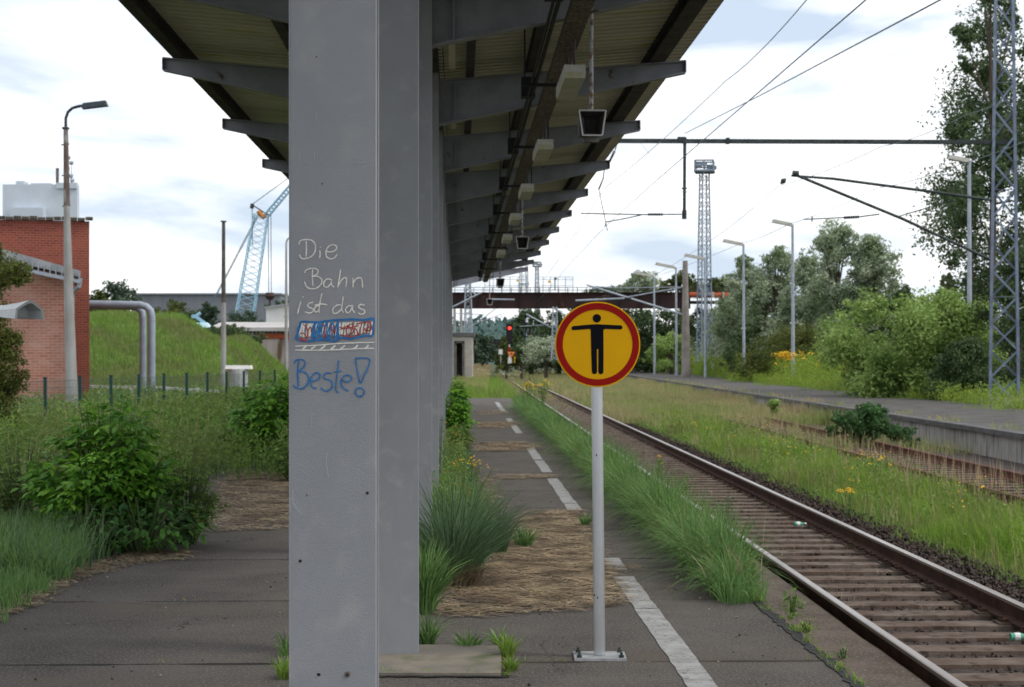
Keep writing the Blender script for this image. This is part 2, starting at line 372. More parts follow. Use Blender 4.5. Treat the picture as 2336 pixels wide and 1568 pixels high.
yellowfl = mat("yellow_petals", (.75, .38, .01), (.70, .48, .02), rough=.7, ns=30)
whitefl = mat("white_petals", (.70, .70, .62), rough=.8)
strawm = leafmat("dry_straw", (.24, .175, .11), (.62, .49, .31), (.17, .125, .08), scale=2.5, trans=.1, rough=.8)
thatch = mat("straw_thatch", (.12, .088, .066), (.18, .13, .095), rough=1, ns=9, stretch=(1, 3, 1), bump=1, bs=45, c3=(.06, .04, .03), s3=16, p3=(.55, .65), dist=.02)
lf_edge = leafmat("edge_grass_blade", (.035, .09, .02), (.30, .48, .15), (.15, .28, .09), scale=1.6)
lf_tus = leafmat("bluish_tussock_blade", (.035, .075, .035), (.22, .33, .17), (.09, .16, .07), scale=2)
lf_bright = leafmat("fresh_grass_blade", (.12, .25, .03), (.32, .46, .07), (.20, .25, .07), scale=.9)
lf_mead = leafmat("meadow_grass_blade", (.18, .25, .06), (.34, .36, .14), (.42, .34, .19), scale=.22)
lf_dry = leafmat("dry_meadow_blade", (.38, .27, .16), (.52, .40, .26), (.32, .30, .13), scale=.2, trans=.2)
lf_weed = leafmat("weed_leaf", (.06, .14, .025), (.26, .42, .08), (.19, .24, .07), scale=.8)
lf_gold = leafmat("goldenrod_leaf", (.12, .23, .025), (.30, .42, .05), (.26, .33, .05), scale=.25)
lf_elder = leafmat("elder_leaf", (.05, .17, .02), (.28, .54, .06), (.11, .27, .035), scale=1.5, rough=.45)
lf_elderdark = leafmat("broad_leaf", (.03, .085, .03), (.06, .15, .05), (.09, .22, .04), scale=1.5, rough=.45)
lf_willow = leafmat("willow_leaf", (.24, .30, .19), (.58, .64, .46), (.20, .27, .14), scale=.35, trans=.3)
lf_dark = leafmat("dark_tree_leaf", (.04, .07, .025), (.11, .165, .06), (.06, .10, .04), scale=.3, trans=.25)
lf_light = leafmat("light_shrub_leaf", (.18, .30, .06), (.42, .54, .18), (.13, .23, .05), scale=.35)
lf_olive = leafmat("olive_shrub_leaf", (.09, .12, .025), (.16, .17, .04), (.06, .09, .02), scale=.5)
lf_poplar = leafmat("poplar_leaf", (.06, .10, .04), (.20, .27, .14), (.09, .14, .055), scale=.4, trans=.3)
lf_far = leafmat("distant_leaf", (.06, .10, .06), (.11, .16, .10), (.05, .085, .055), scale=.1, trans=.2)
lf_bram = leafmat("bramble_leaf", (.04, .11, .035), (.10, .21, .06), (.07, .14, .05), scale=1.2)

# ------------------------------------------------------------------ setting: ground, platform, tracks bed
xs = np.concatenate([[-1500, -500, -150], np.linspace(-60, -8, 30), np.linspace(-7.5, 22, 75), [24, 30, 60, 150, 500, 1500]])
ys = np.concatenate([[-60, -10], np.linspace(0, 40, 60), np.linspace(41, 110, 60), np.linspace(115, 300, 25), [500, 1000, 3500]])
gx, gy = np.meshgrid(xs, ys); gz = ground_z(gx, gy)
V = np.stack([gx.ravel(), gy.ravel(), gz.ravel()], 1); nx = len(xs)
ii, jj = np.meshgrid(np.arange(len(xs) - 1), np.arange(len(ys) - 1)); k0 = (jj * nx + ii).ravel()
Q = np.stack([k0, k0 + 1, k0 + nx + 1, k0 + nx], 1)
tag(npmesh("ground", V, Q, np.zeros(len(V)), soil), kind='structure')

def strip(name, left, right, z, m, y0, y1, step=.5, jit=(0, 0), skirt=.7, kind='structure'):
    """sheet between two functions x(y), with a vertical skirt"""
    b = MB(); ysv = list(np.arange(y0, y1 + step, step)); n = len(ysv)
    L = [Vector((left(y) + random.uniform(-jit[0], jit[0]), y, z)) for y in ysv]
    Rr_ = [Vector((right(y) + random.uniform(-jit[1], jit[1]), y, z)) for y in ysv]
    dn = Vector((0, 0, -skirt))
    b.v = L + Rr_ + [p + dn for p in L] + [p + dn for p in Rr_]
    for i in range(n - 1):
        b.f += [(i, n + i, n + i + 1, i + 1), (n + i, 3 * n + i, 3 * n + i + 1, n + i + 1), (i, i + 1, 2 * n + i + 1, 2 * n + i)]
    b.f += [(0, 2 * n, 3 * n, n), (n - 1, 2 * n - 1, 4 * n - 1, 3 * n - 1)]
    o = b.build(name, m); tag(o, kind=kind); return o
EDGE = lambda y: 1.985 - .0285 * y
strip("platform", lambda y: -3.75 - .03 * y, EDGE, 0, asphalt, -6, 71, .22, (.06, .014), .62)
strip("platform_edge_joint", lambda y: EDGE(y) - .035, lambda y: EDGE(y) + .03, .006, tarm, 3, 60, .07, (.014, .02), .25)
strip("trackside_slab", lambda y: EDGE(y) + .035, lambda y: 2.93 - .0195 * y, -.48, slabm, -6, 30, .5, (0, .01), .16)
strip("track_bed", lambda y: EDGE(y) - .1, lambda y: 5.55 - .0195 * y, -.612, ballastm, -6, 240, 2, (0, .12), .1)
strip("far_track_bed", lambda y: 6.9 - .008 * y, lambda y: 11.0, -.618, ballastm, 8, 80, 2, (.1, .1), .05)
# painted line, broken by straw and wear
pl = MB()
for (ya, yb) in ((1700, 1390), (1389, 1316), (1302, 1274), (1165, 1150), (1149, 1092), (1078, 1051), (1049, 1021), (989, 969), (962, 955), (940, 932), (931, 918)):
    da = G(1168, ya).y; db = G(1168, yb).y; n = max(2, int((db - da) / .15)); 
    row = []
    for i in range(n + 1):
        y = da + (db - da) * i / n; x = 1.118 - .0275 * y
        row.append((Vector((x + random.uniform(-.006, .006), y, .004)), Vector((x + .152 + random.uniform(-.006, .006), y, .004))))
    for i in range(n): pl.add([row[i][0], row[i][1], row[i + 1][1], row[i + 1][0]], [(0, 1, 2, 3)])
tag(pl.build("platform_line", whitepaint), kind='structure')
# far platform
strip("far_platform", lambda y: 11.22 + (0 if y < 60 else .004 * (y - 60)), lambda y: 16.9 + .01 * (y - 60), 0.0, asphalt2, 20, 230, 2, (0, .2), .6)
fw = empty("platform_wall", (11.1, 40, -.6), "long pale concrete platform wall with dark coping beyond the rusty track", "wall")
b = MB(); y = 20.0
while y < 200:
    L = 1.0; x = 11.17 + (0 if y < 60 else .004 * (y - 60)) + random.uniform(-.012, .012)
    b.box((x - .02, y + L / 2, -.36), (.12, L - .03, .56)); y += L
b.build("wall_panels", wallconc, fw)
b = MB()
for i in range(36):
    y = 20 + i * 5.0; x = 11.2 + (0 if y < 60 else .004 * (y - 60))
    b.box((x, y + 2.5, -.03), (.42, 4.96, .11))
b.build("coping", copem, fw)

# ------------------------------------------------------------------ tracks
XL = lambda y: 3.03 - .0195 * y
XR = lambda y: 4.53 - .0195 * y
def rail_mesh(fx, y0, y1, ztop, step=6):
    head = MB(); web = MB()
    ysv = np.arange(y0, y1 + .1, step)
    prof = [(-.075, -.172), (.075, -.172), (.075, -.158), (.012, -.135), (.012, -.05), (.034, -.038), (.034, -.0045), (-.034, -.0045), (-.034, -.038), (-.012, -.05), (-.012, -.135), (-.075, -.158)]
    n = len(prof); vs = [Vector((fx(y) + a, y, ztop + z)) for y in ysv for a, z in prof]
    fs = [(i * n + j, i * n + (j + 1) % n, (i + 1) * n + (j + 1) % n, (i + 1) * n + j) for i in range(len(ysv) - 1) for j in range(n)]
    fs += [tuple(range(n)), tuple(reversed(range((len(ysv) - 1) * n, len(ysv) * n)))]
    web.add(vs, fs)
    pr = [(-.031, -.004), (.031, -.004), (.029, .0), (-.029, .0)]; pr = [(-.034, -.012), (.034, -.012), (.034, -.004), (.026, .0), (-.026, .0), (-.034, -.004)]
    pr = [(-.0355, -.03), (.0355, -.03), (.0355, -.005), (.026, .0), (-.026, .0), (-.0355, -.005)]
    n = len(pr); vs = [Vector((fx(y) + a, y, ztop + z)) for y in ysv for a, z in pr]
    fs = [(i * n + j, i * n + (j + 1) % n, (i + 1) * n + (j + 1) % n, (i + 1) * n + j) for i in range(len(ysv) - 1) for j in range(n)]
    head.add(vs, fs)
    return web, head
tr = empty("railway_track", (3.6, 12, -.6), "main railway track with shiny rails on brown concrete sleepers beside the near platform", "railway track")
for fx in (XL, XR):
    web, head = rail_mesh(fx, 3, 235, -.40)
    o = web.build("rail", railside, tr); head.build("rail_head", railtop, o)
sb = MB(); sb2 = MB(); cl = MB(); cnt = 0
SP = .6; proto = None
y = 7.2; i = 0
ux = Vector((1, 0.0195, 0)).normalized(); uy = Vector((-.0195, 1, 0)).normalized(); uz = Vector((0, 0, 1))
def sleeper_verts(b, c, full=True):
    b.box(c + Vector((0, 0, -.03)), (2.36, .33, .1), (ux, uy, uz), (1, .88))
    for s in (-.75, .75): b.box(c + ux * s + Vector((0, 0, .027)), (.34, .19, .018), (ux, uy, uz))
while y < 130:
    c = Vector(((XL(y) + XR(y)) / 2, y + random.uniform(-.02, .02), -.603))
    if i < 95:
        b = MB(); sleeper_verts(b, c); b.build("sleeper", sleeperm, tr)
    else: sleeper_verts(sb2, c)
    if i < 60:
        for s in (-.75, .75):
            for e in (-.11, .11):
                cl.box(c + ux * (s + e) + Vector((0, 0, .045)), (.06, .10, .035), (ux, uy, uz))
                cl.tube([c + ux * (s + e * 1.15) + uz * .03, c + ux * (s + e * 1.15) + uz * .085], .014, 6)
    y += SP; i += 1
tag(sb2.build("far_sleepers", sleeperm, tr), kind='stuff'); tag(cl.build("rail_clips", railside, tr), kind='stuff')
tr2 = empty("railway_track", (8.3, 35, -.6), "disused rusty railway track overgrown by grass below the far platform wall", "railway track")
for off in (7.72, 9.22):
    fx = lambda y, off=off: off - .007 * y + (0 if off < 8 else .08)
    web, head = rail_mesh(fx, 14, 120, -.40)
    o = web.build("rail", railrust, tr2); head.build("rail_head", railrust, o)
b = MB(); y = 14.0
while y < 75:
    b.box((8.5 - .007 * y, y, -.60), (2.4, .25, .07)); y += .65
tag(b.build("sleepers", sleeperm, tr2), kind='stuff')
# ballast stones along the near track (uncountable)
n = 15000; yy = 9 + 50 * rng.uniform(0, 1, n) ** 1.9; t = rng.uniform(0, 1, n)
xx = np.where(t < .62, 4.68 - .0195 * yy + rng.uniform(0, .85, n), 3.0 - .0195 * yy + rng.uniform(0, 1.62, n))
zz = np.where(t < .62, -.585 + rng.normal(0, .012, n), -.612 + rng.normal(0, .006, n))
ph = ((yy + .0195 * (xx - 3) - 7.2 + .3) % .6) - .3; zz = np.where((t >= .62) & (np.abs(ph) < .17), zz - .1, zz)
c = np.stack([xx, yy, zz], 1); s = rng.uniform(.012, .034, n)
base = norm(np.array([[1, 1, 1], [1, -1, -1], [-1, 1, -1], [-1, -1, 1], [0, 0, 1.4], [1.2, .2, 0]], float))
V = (c[:, None, :] + (base[None] + rng.normal(0, .28, (n, 6, 3))) * s[:, None, None])
Tm = np.array([[0, 4, 5], [0, 3, 4], [3, 2, 4], [2, 0, 5], [3, 1, 5], [1, 2, 5], [1, 3, 2], [4, 3, 5], [0, 2, 4], [0, 2, 3]])
T = ((np.arange(n) * 6)[:, None, None] + Tm[None]).reshape(-1, 3)
stonem = leafmat("ballast_pieces", (.045, .033, .03), (.10, .075, .065), (.065, .045, .038), scale=3, trans=0, rough=.9)
tag(npmesh("ballast_stones", V.reshape(-1, 3), None, np.repeat(rng.uniform(0, 1, n) ** 2, 6), stonem, T=T), kind='stuff')

# ------------------------------------------------------------------ the canopy
cn = empty("platform_canopy", P(4.6, -.34, 0), "long grey steel platform canopy with butterfly roof on a row of box columns", "canopy")
S = 4.85; U0 = 4.6; CW = .232; CD = .19; CV = -.338      # column spacing, first column, width, depth, lateral
PX, PY, PZ = P(0, 1, 0), P(1, 0, 0), Vector((0, 0, 1))
cols = []
def zraf(v):      # top of rafter (world z) at lateral distance a from the columns
    a = abs(v - CV); return 4.74 + .085 * a
VR, VLe = 2.56, -3.30
UEND = U0 + S * 12
nraf = 13
for k in range(0, nraf):
    u = U0 + S * k
    b = MB(); b.box(P(u + CD / 2, CV, 2.42), (CW, CD, 4.86), (PX, PY, PZ))
    b.box(P(u - .0, CV - CW / 2 + .0015, 2.42), (.004, .004, 4.86), (PX, PY, PZ))
    o = b.build("column", greypaint, cn); cols.append(o)
    bev = o.modifiers.new("bevel", 'BEVEL'); bev.width = .006; bev.segments = 2; bev.limit_method = 'ANGLE'
    if k in (0, 1, 2, 3):                                   # weld seam on the side face
        s = MB(); s.box(P(u + CD * .42, CV + CW / 2 + .001, 2.42), (.004, .006, 4.84), (PX, PY, PZ)); s.build("weld_seam", greypaint, o)
    for sgn in (1, -1):                                      # tapered rafter arms
        tipv = VR if sgn > 0 else VLe
        v0 = CV + sgn * (CW / 2 + .002)
        L = abs(tipv - v0); r = MB()
        zt = lambda t: 4.76 + .24 * t; zb = lambda t: 4.28 + (.60 * t) 
        m_ = 8; top = []; bot = []
        for i in range(m_ + 1):
            t = i / m_; v = v0 + sgn * L * t; top.append((v, zt(t))); bot.append((v, min(zb(t), zt(t) - .12)))
        ol = bot + top[::-1]
        uc = u + CD / 2
        r.prism(ol, lambda a, z: P(uc - .006, a, z), lambda a, z: P(uc + .006, a, z))       # web
        for i in range(m_):
            r.beam(P(uc, bot[i][0], bot[i][1] - .006), P(uc, bot[i + 1][0], bot[i + 1][1] - .006), .13, .014)
            r.beam(P(uc, top[i][0], top[i][1] + .006), P(uc, top[i + 1][0], top[i + 1][1] + .006), .13, .014)
        r.box(P(uc, tipv, (bot[-1][1] + top[-1][1]) / 2), (.012, .13, .13), (PX, PY, PZ))
        r.box(P(uc, v0 + sgn * .18, 4.52), (.012, .13, .44), (PX, PY, PZ))
        ro = r.build("rafter", rafterp, cn)
# purlins
def zr(v): 
    t = (v - CV) / (VR - CV) if v > CV else (v - CV) / (VLe - CV)
    return 4.772 + .24 * t
UR = U0 + S * 11.25
RS = 1.2
for v, hh, ww in ((-3.12, .17, .13), (-1.75, .15, .10), (-.72, .12, .09), (.13, .12, .09), (.82, .15, .11), (2.24, .17, .17)):
    b = MB(); b.beam(P(RS, v, zr(v) + hh / 2 + .004), P(UR, v, zr(v) + hh / 2 + .004), .012, hh)
    b.beam(P(RS, v, zr(v) + .012), P(UR, v, zr(v) + .012), ww, .012)
    b.beam(P(RS, v, zr(v) + hh), P(UR, v, zr(v) + hh), ww, .012)
    b.build("purlin", purlinm, cn)
# trapezoidal roof sheets, ribs running across the platform
for sgn in (1, -1):
    va = CV + sgn * .12; vb = (VR + .06) if sgn > 0 else (VLe - .06)
    b = MB(); u = RS; prof = []
    while u < UR:
        prof += [(u, 0), (u + .10, 0), (u + .12, .035), (u + .19, .035)]; u += .21
    vs = []
    for (uu, dz) in prof:
        for v in (va, vb): vs.append(P(uu, v, zr(v) + .18 + dz))
    n2 = len(prof)
    b.add(vs, [(2 * i, 2 * i + 1, 2 * i + 3, 2 * i + 2) for i in range(n2 - 1)])
    o = b.build("roof_sheet", sheetm, cn)
    so = o.modifiers.new("thick", 'SOLIDIFY'); so.thickness = .004
    e = MB(); e.beam(P(RS, vb + sgn * .004, zr(vb) + .20), P(UR, vb + sgn * .004, zr(vb) + .20), .003, .05); e.build("edge_flashing", purlinm, cn)
b = MB(); b.beam(P(RS, CV, 4.99), P(UR, CV, 4.99), .30, .05); b.beam(P(RS, CV - .17, 5.06), P(UR, CV - .17, 5.06), .01, .2); b.beam(P(RS, CV + .17, 5.06), P(UR, CV + .17, 5.06), .01, .2)
b.build("gutter", purlinm, cn)
for k in range(0, 9):                                        # pale drip boards beside the columns
    u = U0 + S * (k + 1)
    b = MB(); b.box(P(u + S * .52, CV + .27, 4.83), (.07, S * .80, .02), (PX, PY, PZ)); b.build("drip_board", sheetm, cn)

# --- handwriting on the first column
colA = cols[0]; UF = U0 - .0005
def onface(px, py, off=.0015):
    k = (px - 1168) / F; t = (UF) / (CS * 1 + -SN * k) if False else UF / (CS - SN * k)
    p = Vector((k * t, t, CH + (YH - py) * t / F)); return p - PY * off
def z8(x, y): return ((800 + x / 2.6125) / 1.24, (600 + y / 2.6125) / 1.24)
def smooth(pts, n=6):
    if len(pts) < 3: return pts
    o = []; P_ = [pts[0]] + list(pts) + [pts[-1]]
    for i in range(1, len(P_) - 2):
        p0, p1, p2, p3 = (np.array(q, float) for q in P_[i - 1:i + 3])
        for j in range(n):
            t = j / n; o.append(tuple(.5 * ((2 * p1) + (-p0 + p2) * t + (2 * p0 - 5 * p1 + 4 * p2 - p3) * t * t + (-p0 + 3 * p1 - 3 * p2 + p3) * t ** 3)))
    o.append(tuple(pts[-1])); return o
def stroke(b, pts, wpx=9, off=.0015, sm=True):
    q = smooth(pts) if sm else pts
    q = [z8(x + random.uniform(-.6, .6), y + random.uniform(-.6, .6)) for x, y in q]; ww = wpx / 2.6125 / 1.24 / 2
    n = len(q); L = []; Rr2 = []
    for i in range(n):
        a = q[max(i - 1, 0)]; c = q[min(i + 1, n - 1)]; dx, dy = c[0] - a[0], c[1] - a[1]; l = math.hypot(dx, dy) or 1
        w_ = ww * random.uniform(.8, 1.12) * (.75 if i in (0, n - 1) else 1)
        nx_, ny_ = -dy / l * w_, dx / l * w_
        L.append(onface(q[i][0] + nx_, q[i][1] + ny_, off)); Rr2.append(onface(q[i][0] - nx_, q[i][1] - ny_, off))
    k = len(b.v); b.v += L + Rr2
    for i in range(n - 1): b.f.append((k + i, k + i + 1, k + n + i + 1, k + n + i))
wh = MB(); OFF = .0015
def S_(b, pts, wd=9, sm=True):
    global OFF
    OFF += .00003; stroke(b, pts, wd, OFF, sm)
for p in ([(120, 240), (128, 215), (160, 205), (200, 206), (232, 225), (243, 260), (235, 300), (210, 330), (170, 345), (140, 343), (122, 315)], [(173, 214), (175, 270), (172, 332)],
          [(274, 285), (276, 312), (273, 340)], [(276, 256), (279, 266)],
          [(320, 292), (350, 296), (385, 286), (400, 264), (386, 246), (358, 244), (333, 262), (319, 295), (325, 330), (352, 347), (382, 339), (402, 312)],
          [(163, 452), (172, 430), (208, 418), (245, 420), (262, 440), (250, 462), (222, 475)], [(222, 475), (262, 478), (288, 500), (285, 530), (255, 560), (215, 568), (180, 555), (160, 515)], [(222, 425), (218, 480), (224, 548)],
          [(356, 498), (325, 497), (304, 520), (306, 548), (330, 556), (354, 530), (361, 498), (361, 535), (380, 556)],
          [(428, 425), (420, 480), (406, 560)], [(408, 548), (430, 510), (455, 486), (472, 497), (466, 555)],
          [(520, 488), (520, 530), (519, 556)], [(522, 522), (550, 490), (580, 490), (588, 520), (590, 560)],
          [(135, 660), (120, 710), (110, 752)], [(147, 624), (153, 632)],
          [(225, 668), (200, 673), (184, 690), (195, 705), (220, 715), (225, 733), (200, 747), (165, 738)],
          [(290, 603), (275, 670), (268, 745)], [(235, 690), (285, 680), (330, 688)], [(270, 690), (245, 700), (233, 720), (245, 740), (268, 725)],
          [(433, 688), (400, 690), (372, 715), (375, 747), (405, 745), (432, 720)], [(447, 626), (440, 680), (436, 720), (450, 745)],
          [(512, 692), (480, 698), (464, 722), (476, 745), (500, 732), (517, 690), (517, 725), (535, 745)],
          [(605, 690), (575, 684), (559, 700), (575, 715), (600, 725), (605, 745), (580, 757), (558, 745)],
          [(92, 993), (250, 985), (400, 973), (560, 966), (678, 964)], [(92, 1020), (250, 1022), (400, 1018), (560, 1010), (678, 1008)]): S_(wh, p, 9)
for x in (165, 230, 300, 375, 445, 540, 620): S_(wh, [(x - 20, 1012), (x, 1000), (x + 14, 984)], 12)
for i in range(26):
    x = 112 + i * 21.5; S_(wh, [(x, 930 - random.uniform(0, 20) - i * .8), (x + random.uniform(-6, 12), 870), (x + random.uniform(4, 22), 825 - i * .5)], 16)
wh.build("chalk_lettering", chalk, colA)
bl = MB()
box_ = [(95, 940), (110, 900), (124, 835), (150, 810), (250, 815), (370, 800), (440, 797), (520, 793), (600, 798), (670, 792), (668, 850), (660, 912), (600, 915), (500, 935), (430, 930), (380, 955), (300, 943), (170, 955), (100, 942)]
S_(bl, box_, 15); S_(bl, [(x + random.uniform(-5, 5), y + random.uniform(-5, 5)) for x, y in box_], 10)
for x0 in range(215, 410, 15):
    S_(bl, [(x0 + random.uniform(-6, 6), 940), (x0 + random.uniform(-4, 10), 900), (x0 + random.uniform(-2, 14), 860), (x0 + random.uniform(8, 22), 818)], 9)
S_(bl, [(408, 805), (405, 870), (415, 935)], 14); S_(bl, [(240, 820), (228, 870), (222, 925), (250, 900), (275, 830)], 10)
S_(bl, [(135, 830), (120, 880), (112, 930)], 8)
for p in ([(85, 1118), (100, 1097), (135, 1090), (162, 1105), (160, 1135), (140, 1160), (112, 1178)], [(118, 1098), (110, 1180), (114, 1295)], [(112, 1180), (150, 1180), (182, 1205), (190, 1245), (172, 1287), (138, 1306), (100, 1300), (75, 1280)],
          [(200, 1245), (240, 1247), (270, 1226), (273, 1200), (250, 1188), (224, 1202), (204, 1240), (205, 1275), (224, 1300), (248, 1301)],
          [(358, 1192), (325, 1190), (302, 1210), (310, 1232), (340, 1240), (362, 1262), (360, 1300), (330, 1322), (295, 1315), (283, 1298)],
          [(412, 1097), (402, 1180), (391, 1290), (395, 1325), (411, 1336)], [(378, 1183), (435, 1175)],
          [(430, 1240), (470, 1256), (500, 1245), (505, 1220), (480, 1206), (450, 1216), (431, 1250), (436, 1290), (460, 1311), (485, 1325)],
          [(535, 1082), (600, 1079), (640, 1090), (632, 1140), (600, 1210), (575, 1264), (560, 1225), (545, 1150), (536, 1084)],
          [(568 + 32 * math.cos(a), 1332 + 32 * math.sin(a)) for a in np.linspace(0, 6.4, 14)]): S_(bl, p, 11)
bl.build("blue_lettering", bluemk, colA)
rd = MB()
for p in ([(125, 905), (145, 895), (165, 905), (172, 940), (150, 945), (125, 925)], [(150, 830), (175, 850), (185, 890), (178, 940)], [(185, 880), (205, 850), (215, 900)], [(300, 825), (310, 870), (305, 930), (320, 900)], [(350, 830), (365, 870), (385, 900), (380, 840)],
          [(425, 870), (470, 845), (520, 825), (515, 870)], [(420, 850), (450, 860), (500, 855), (560, 840)], [(480, 915), (470, 880), (485, 845), (505, 870), (495, 920)], [(515, 905), (530, 860), (550, 880), (560, 910), (575, 860), (585, 820)], [(590, 900), (605, 860), (620, 890), (635, 830)],
          [(625, 880), (650, 870), (655, 840), (640, 815), (625, 835), (645, 860)], [(540, 830), (600, 815), (650, 812)], [(430, 905), (460, 915), (500, 925), (560, 905)], [(420, 935), (426, 945)], [(115, 940), (150, 950), (185, 955)]): S_(rd, p, 8)
rd.build("red_lettering", redmk, colA)
# scratches, screw hole and rust spot on the first column
def facedisc(b, px, py, r, off):
    c = onface(px, py, off); n = 14
    b.add([c + (PX * math.cos(2 * math.pi * i / n) + PZ * math.sin(2 * math.pi * i / n)) * r * random.uniform(.85, 1.1) for i in range(n)], [tuple(range(n))])
hb = MB(); facedisc(hb, 727, 1539, .0048, .0016); facedisc(hb, 685, 1280, .0045, .0016); facedisc(hb, 838, 1125, .004, .0016); facedisc(hb, 792, 1540, .0035, .0024)
facedisc(hb, 722, 130, .002, .0016); facedisc(hb, 700, 1130, .0022, .0016); facedisc(hb, 735, 420, .002, .0016)
hb.build("bolt_holes", blackm, colA)
rs = MB(); facedisc(rs, 792, 1539, .0085, .0019); rs.build("rust_spot", rustpole, colA)
sx = MB()
def fs_(pts, w_=3):
    stroke(sx, [((x * 1.24 - 800) * 2.6125, (y * 1.24 - 600) * 2.6125) for x, y in pts], w_ * 3.0, .0017)
for p in ([(684, 347), (684, 369)], [(718, 348), (717, 361)], [(722, 264), (723, 276)], [(748, 1032), (744, 1052), (750, 1088)], [(669, 1118), (668, 1140), (676, 1160), (690, 1172)], [(712, 940), (711, 975)], [(800, 371), (815, 373), (838, 371)], [(686, 1165), (672, 1150)]): fs_(p, 1.6)
sx.build("paint_scratches", mat("bare_scratch", (.42, .43, .44), rough=.6), colA)

# concrete pad of the second column
pd = empty("column_pad", P(U0 + S, -.3, 0), "square mossy concrete pad at the foot of the second column", "concrete pad")
c = (G(845, 1545) + G(1150, 1545) + G(1135, 1478) + G(858, 1478)) / 4
b = MB(); b.box((c.x, c.y, .006), (.70, .88, .028)); o = b.build("pad_slab", padm, pd)
b = MB()
x0 = c.x - .40; prev = None
for i in range(30):
    x = x0 + .80 * i / 29; yv = c.y - .46 + random.uniform(-.012, .012); q = (Vector((x, yv - .014 + random.uniform(-.01, .01), .007)), Vector((x, yv + .02, .007)))
    if prev: b.add([prev[0], q[0], q[1], prev[1]], [(0, 1, 2, 3)])
    prev = q
b.build("open_joint", tarm, pd)

# --- fluorescent luminaires, cable tray, loudspeakers (hang from the canopy)
ty = [("nearest", 0), ("second", 1), ("third", 2), ("fourth", 3), ("fifth", 4), ("sixth", 5)]
L0 = P(14.5, .955, 4.0); lum = None
for nm, k in ty:
    loc = P(14.5 + S * .985 * k, .955, 4.0)
    lab = "aged white box luminaire below the cable tray, %s from the camera" % nm
    if lum is None:
        lum = empty("luminaire", loc, lab, "lamp", "luminaires under the canopy")
        b = MB(); b.box(P(14.6, .955, 4.03), (.175, 1.2, .06), (PX, PY, PZ)); o = b.build("housing", lamphead, lum)
        b = MB(); b.box(P(14.6, .955, 3.975), (.165, 1.2, .05), (PX, PY, PZ), (1.1, 1.02)); b.build("diffuser", mat("yellowed_diffuser", (.42, .42, .33), (.34, .34, .22), rough=.4, ns=6, c3=(.45, .40, .05), s3=12, p3=(.62, .68)), lum)
        b = MB()
        for du in (-.42, .42): b.tube([P(14.5 + du, .955, 4.06), P(14.5 + du, .955, 4.28)], .012, 6)
        b.build("hanger", purlinm, lum)
    else: dup(lum, loc, lab)
trayo = empty("cable_tray", P(14, .93, 4.2), "dark cable tray of wire mesh hung lengthwise under the canopy", "cable tray")
b = MB(); b.beam(P(1.4, .94, 4.33), P(60, .94, 4.33), .16, .012); b.beam(P(1.4, .86, 4.36), P(60, .86, 4.36), .008, .06); b.beam(P(1.4, 1.02, 4.36), P(60, 1.02, 4.36), .008, .06)
b.build("tray", mat("tray_mesh", (.20, .17, .14), (.05, .045, .04), rough=.8, ns=30), trayo)
b = MB()
for r_, v_ in ((.018, .76), (.014, .72)): b.tube([P(1.4, v_, 4.36), P(60, v_, 4.36)], r_, 6)
b.build("cables", blackm, trayo)
u = U0 - S * .55
while u < 60:
    b = MB(); b.beam(P(u, .62, 4.29), P(u, 1.14, 4.29), .03, .03)
    for v_ in (.64, 1.12): b.tube([P(u, v_, 4.29), P(u, v_, 4.85)], .009, 5)
    b.build("bracket", blackm, trayo); b = MB(); b.box(P(u + 1.2, .72, 4.45), (.14, .2, .2), (PX, PY, PZ)); b.build("junction_box", blackm, trayo)
    u += S / 1.0
spk = None
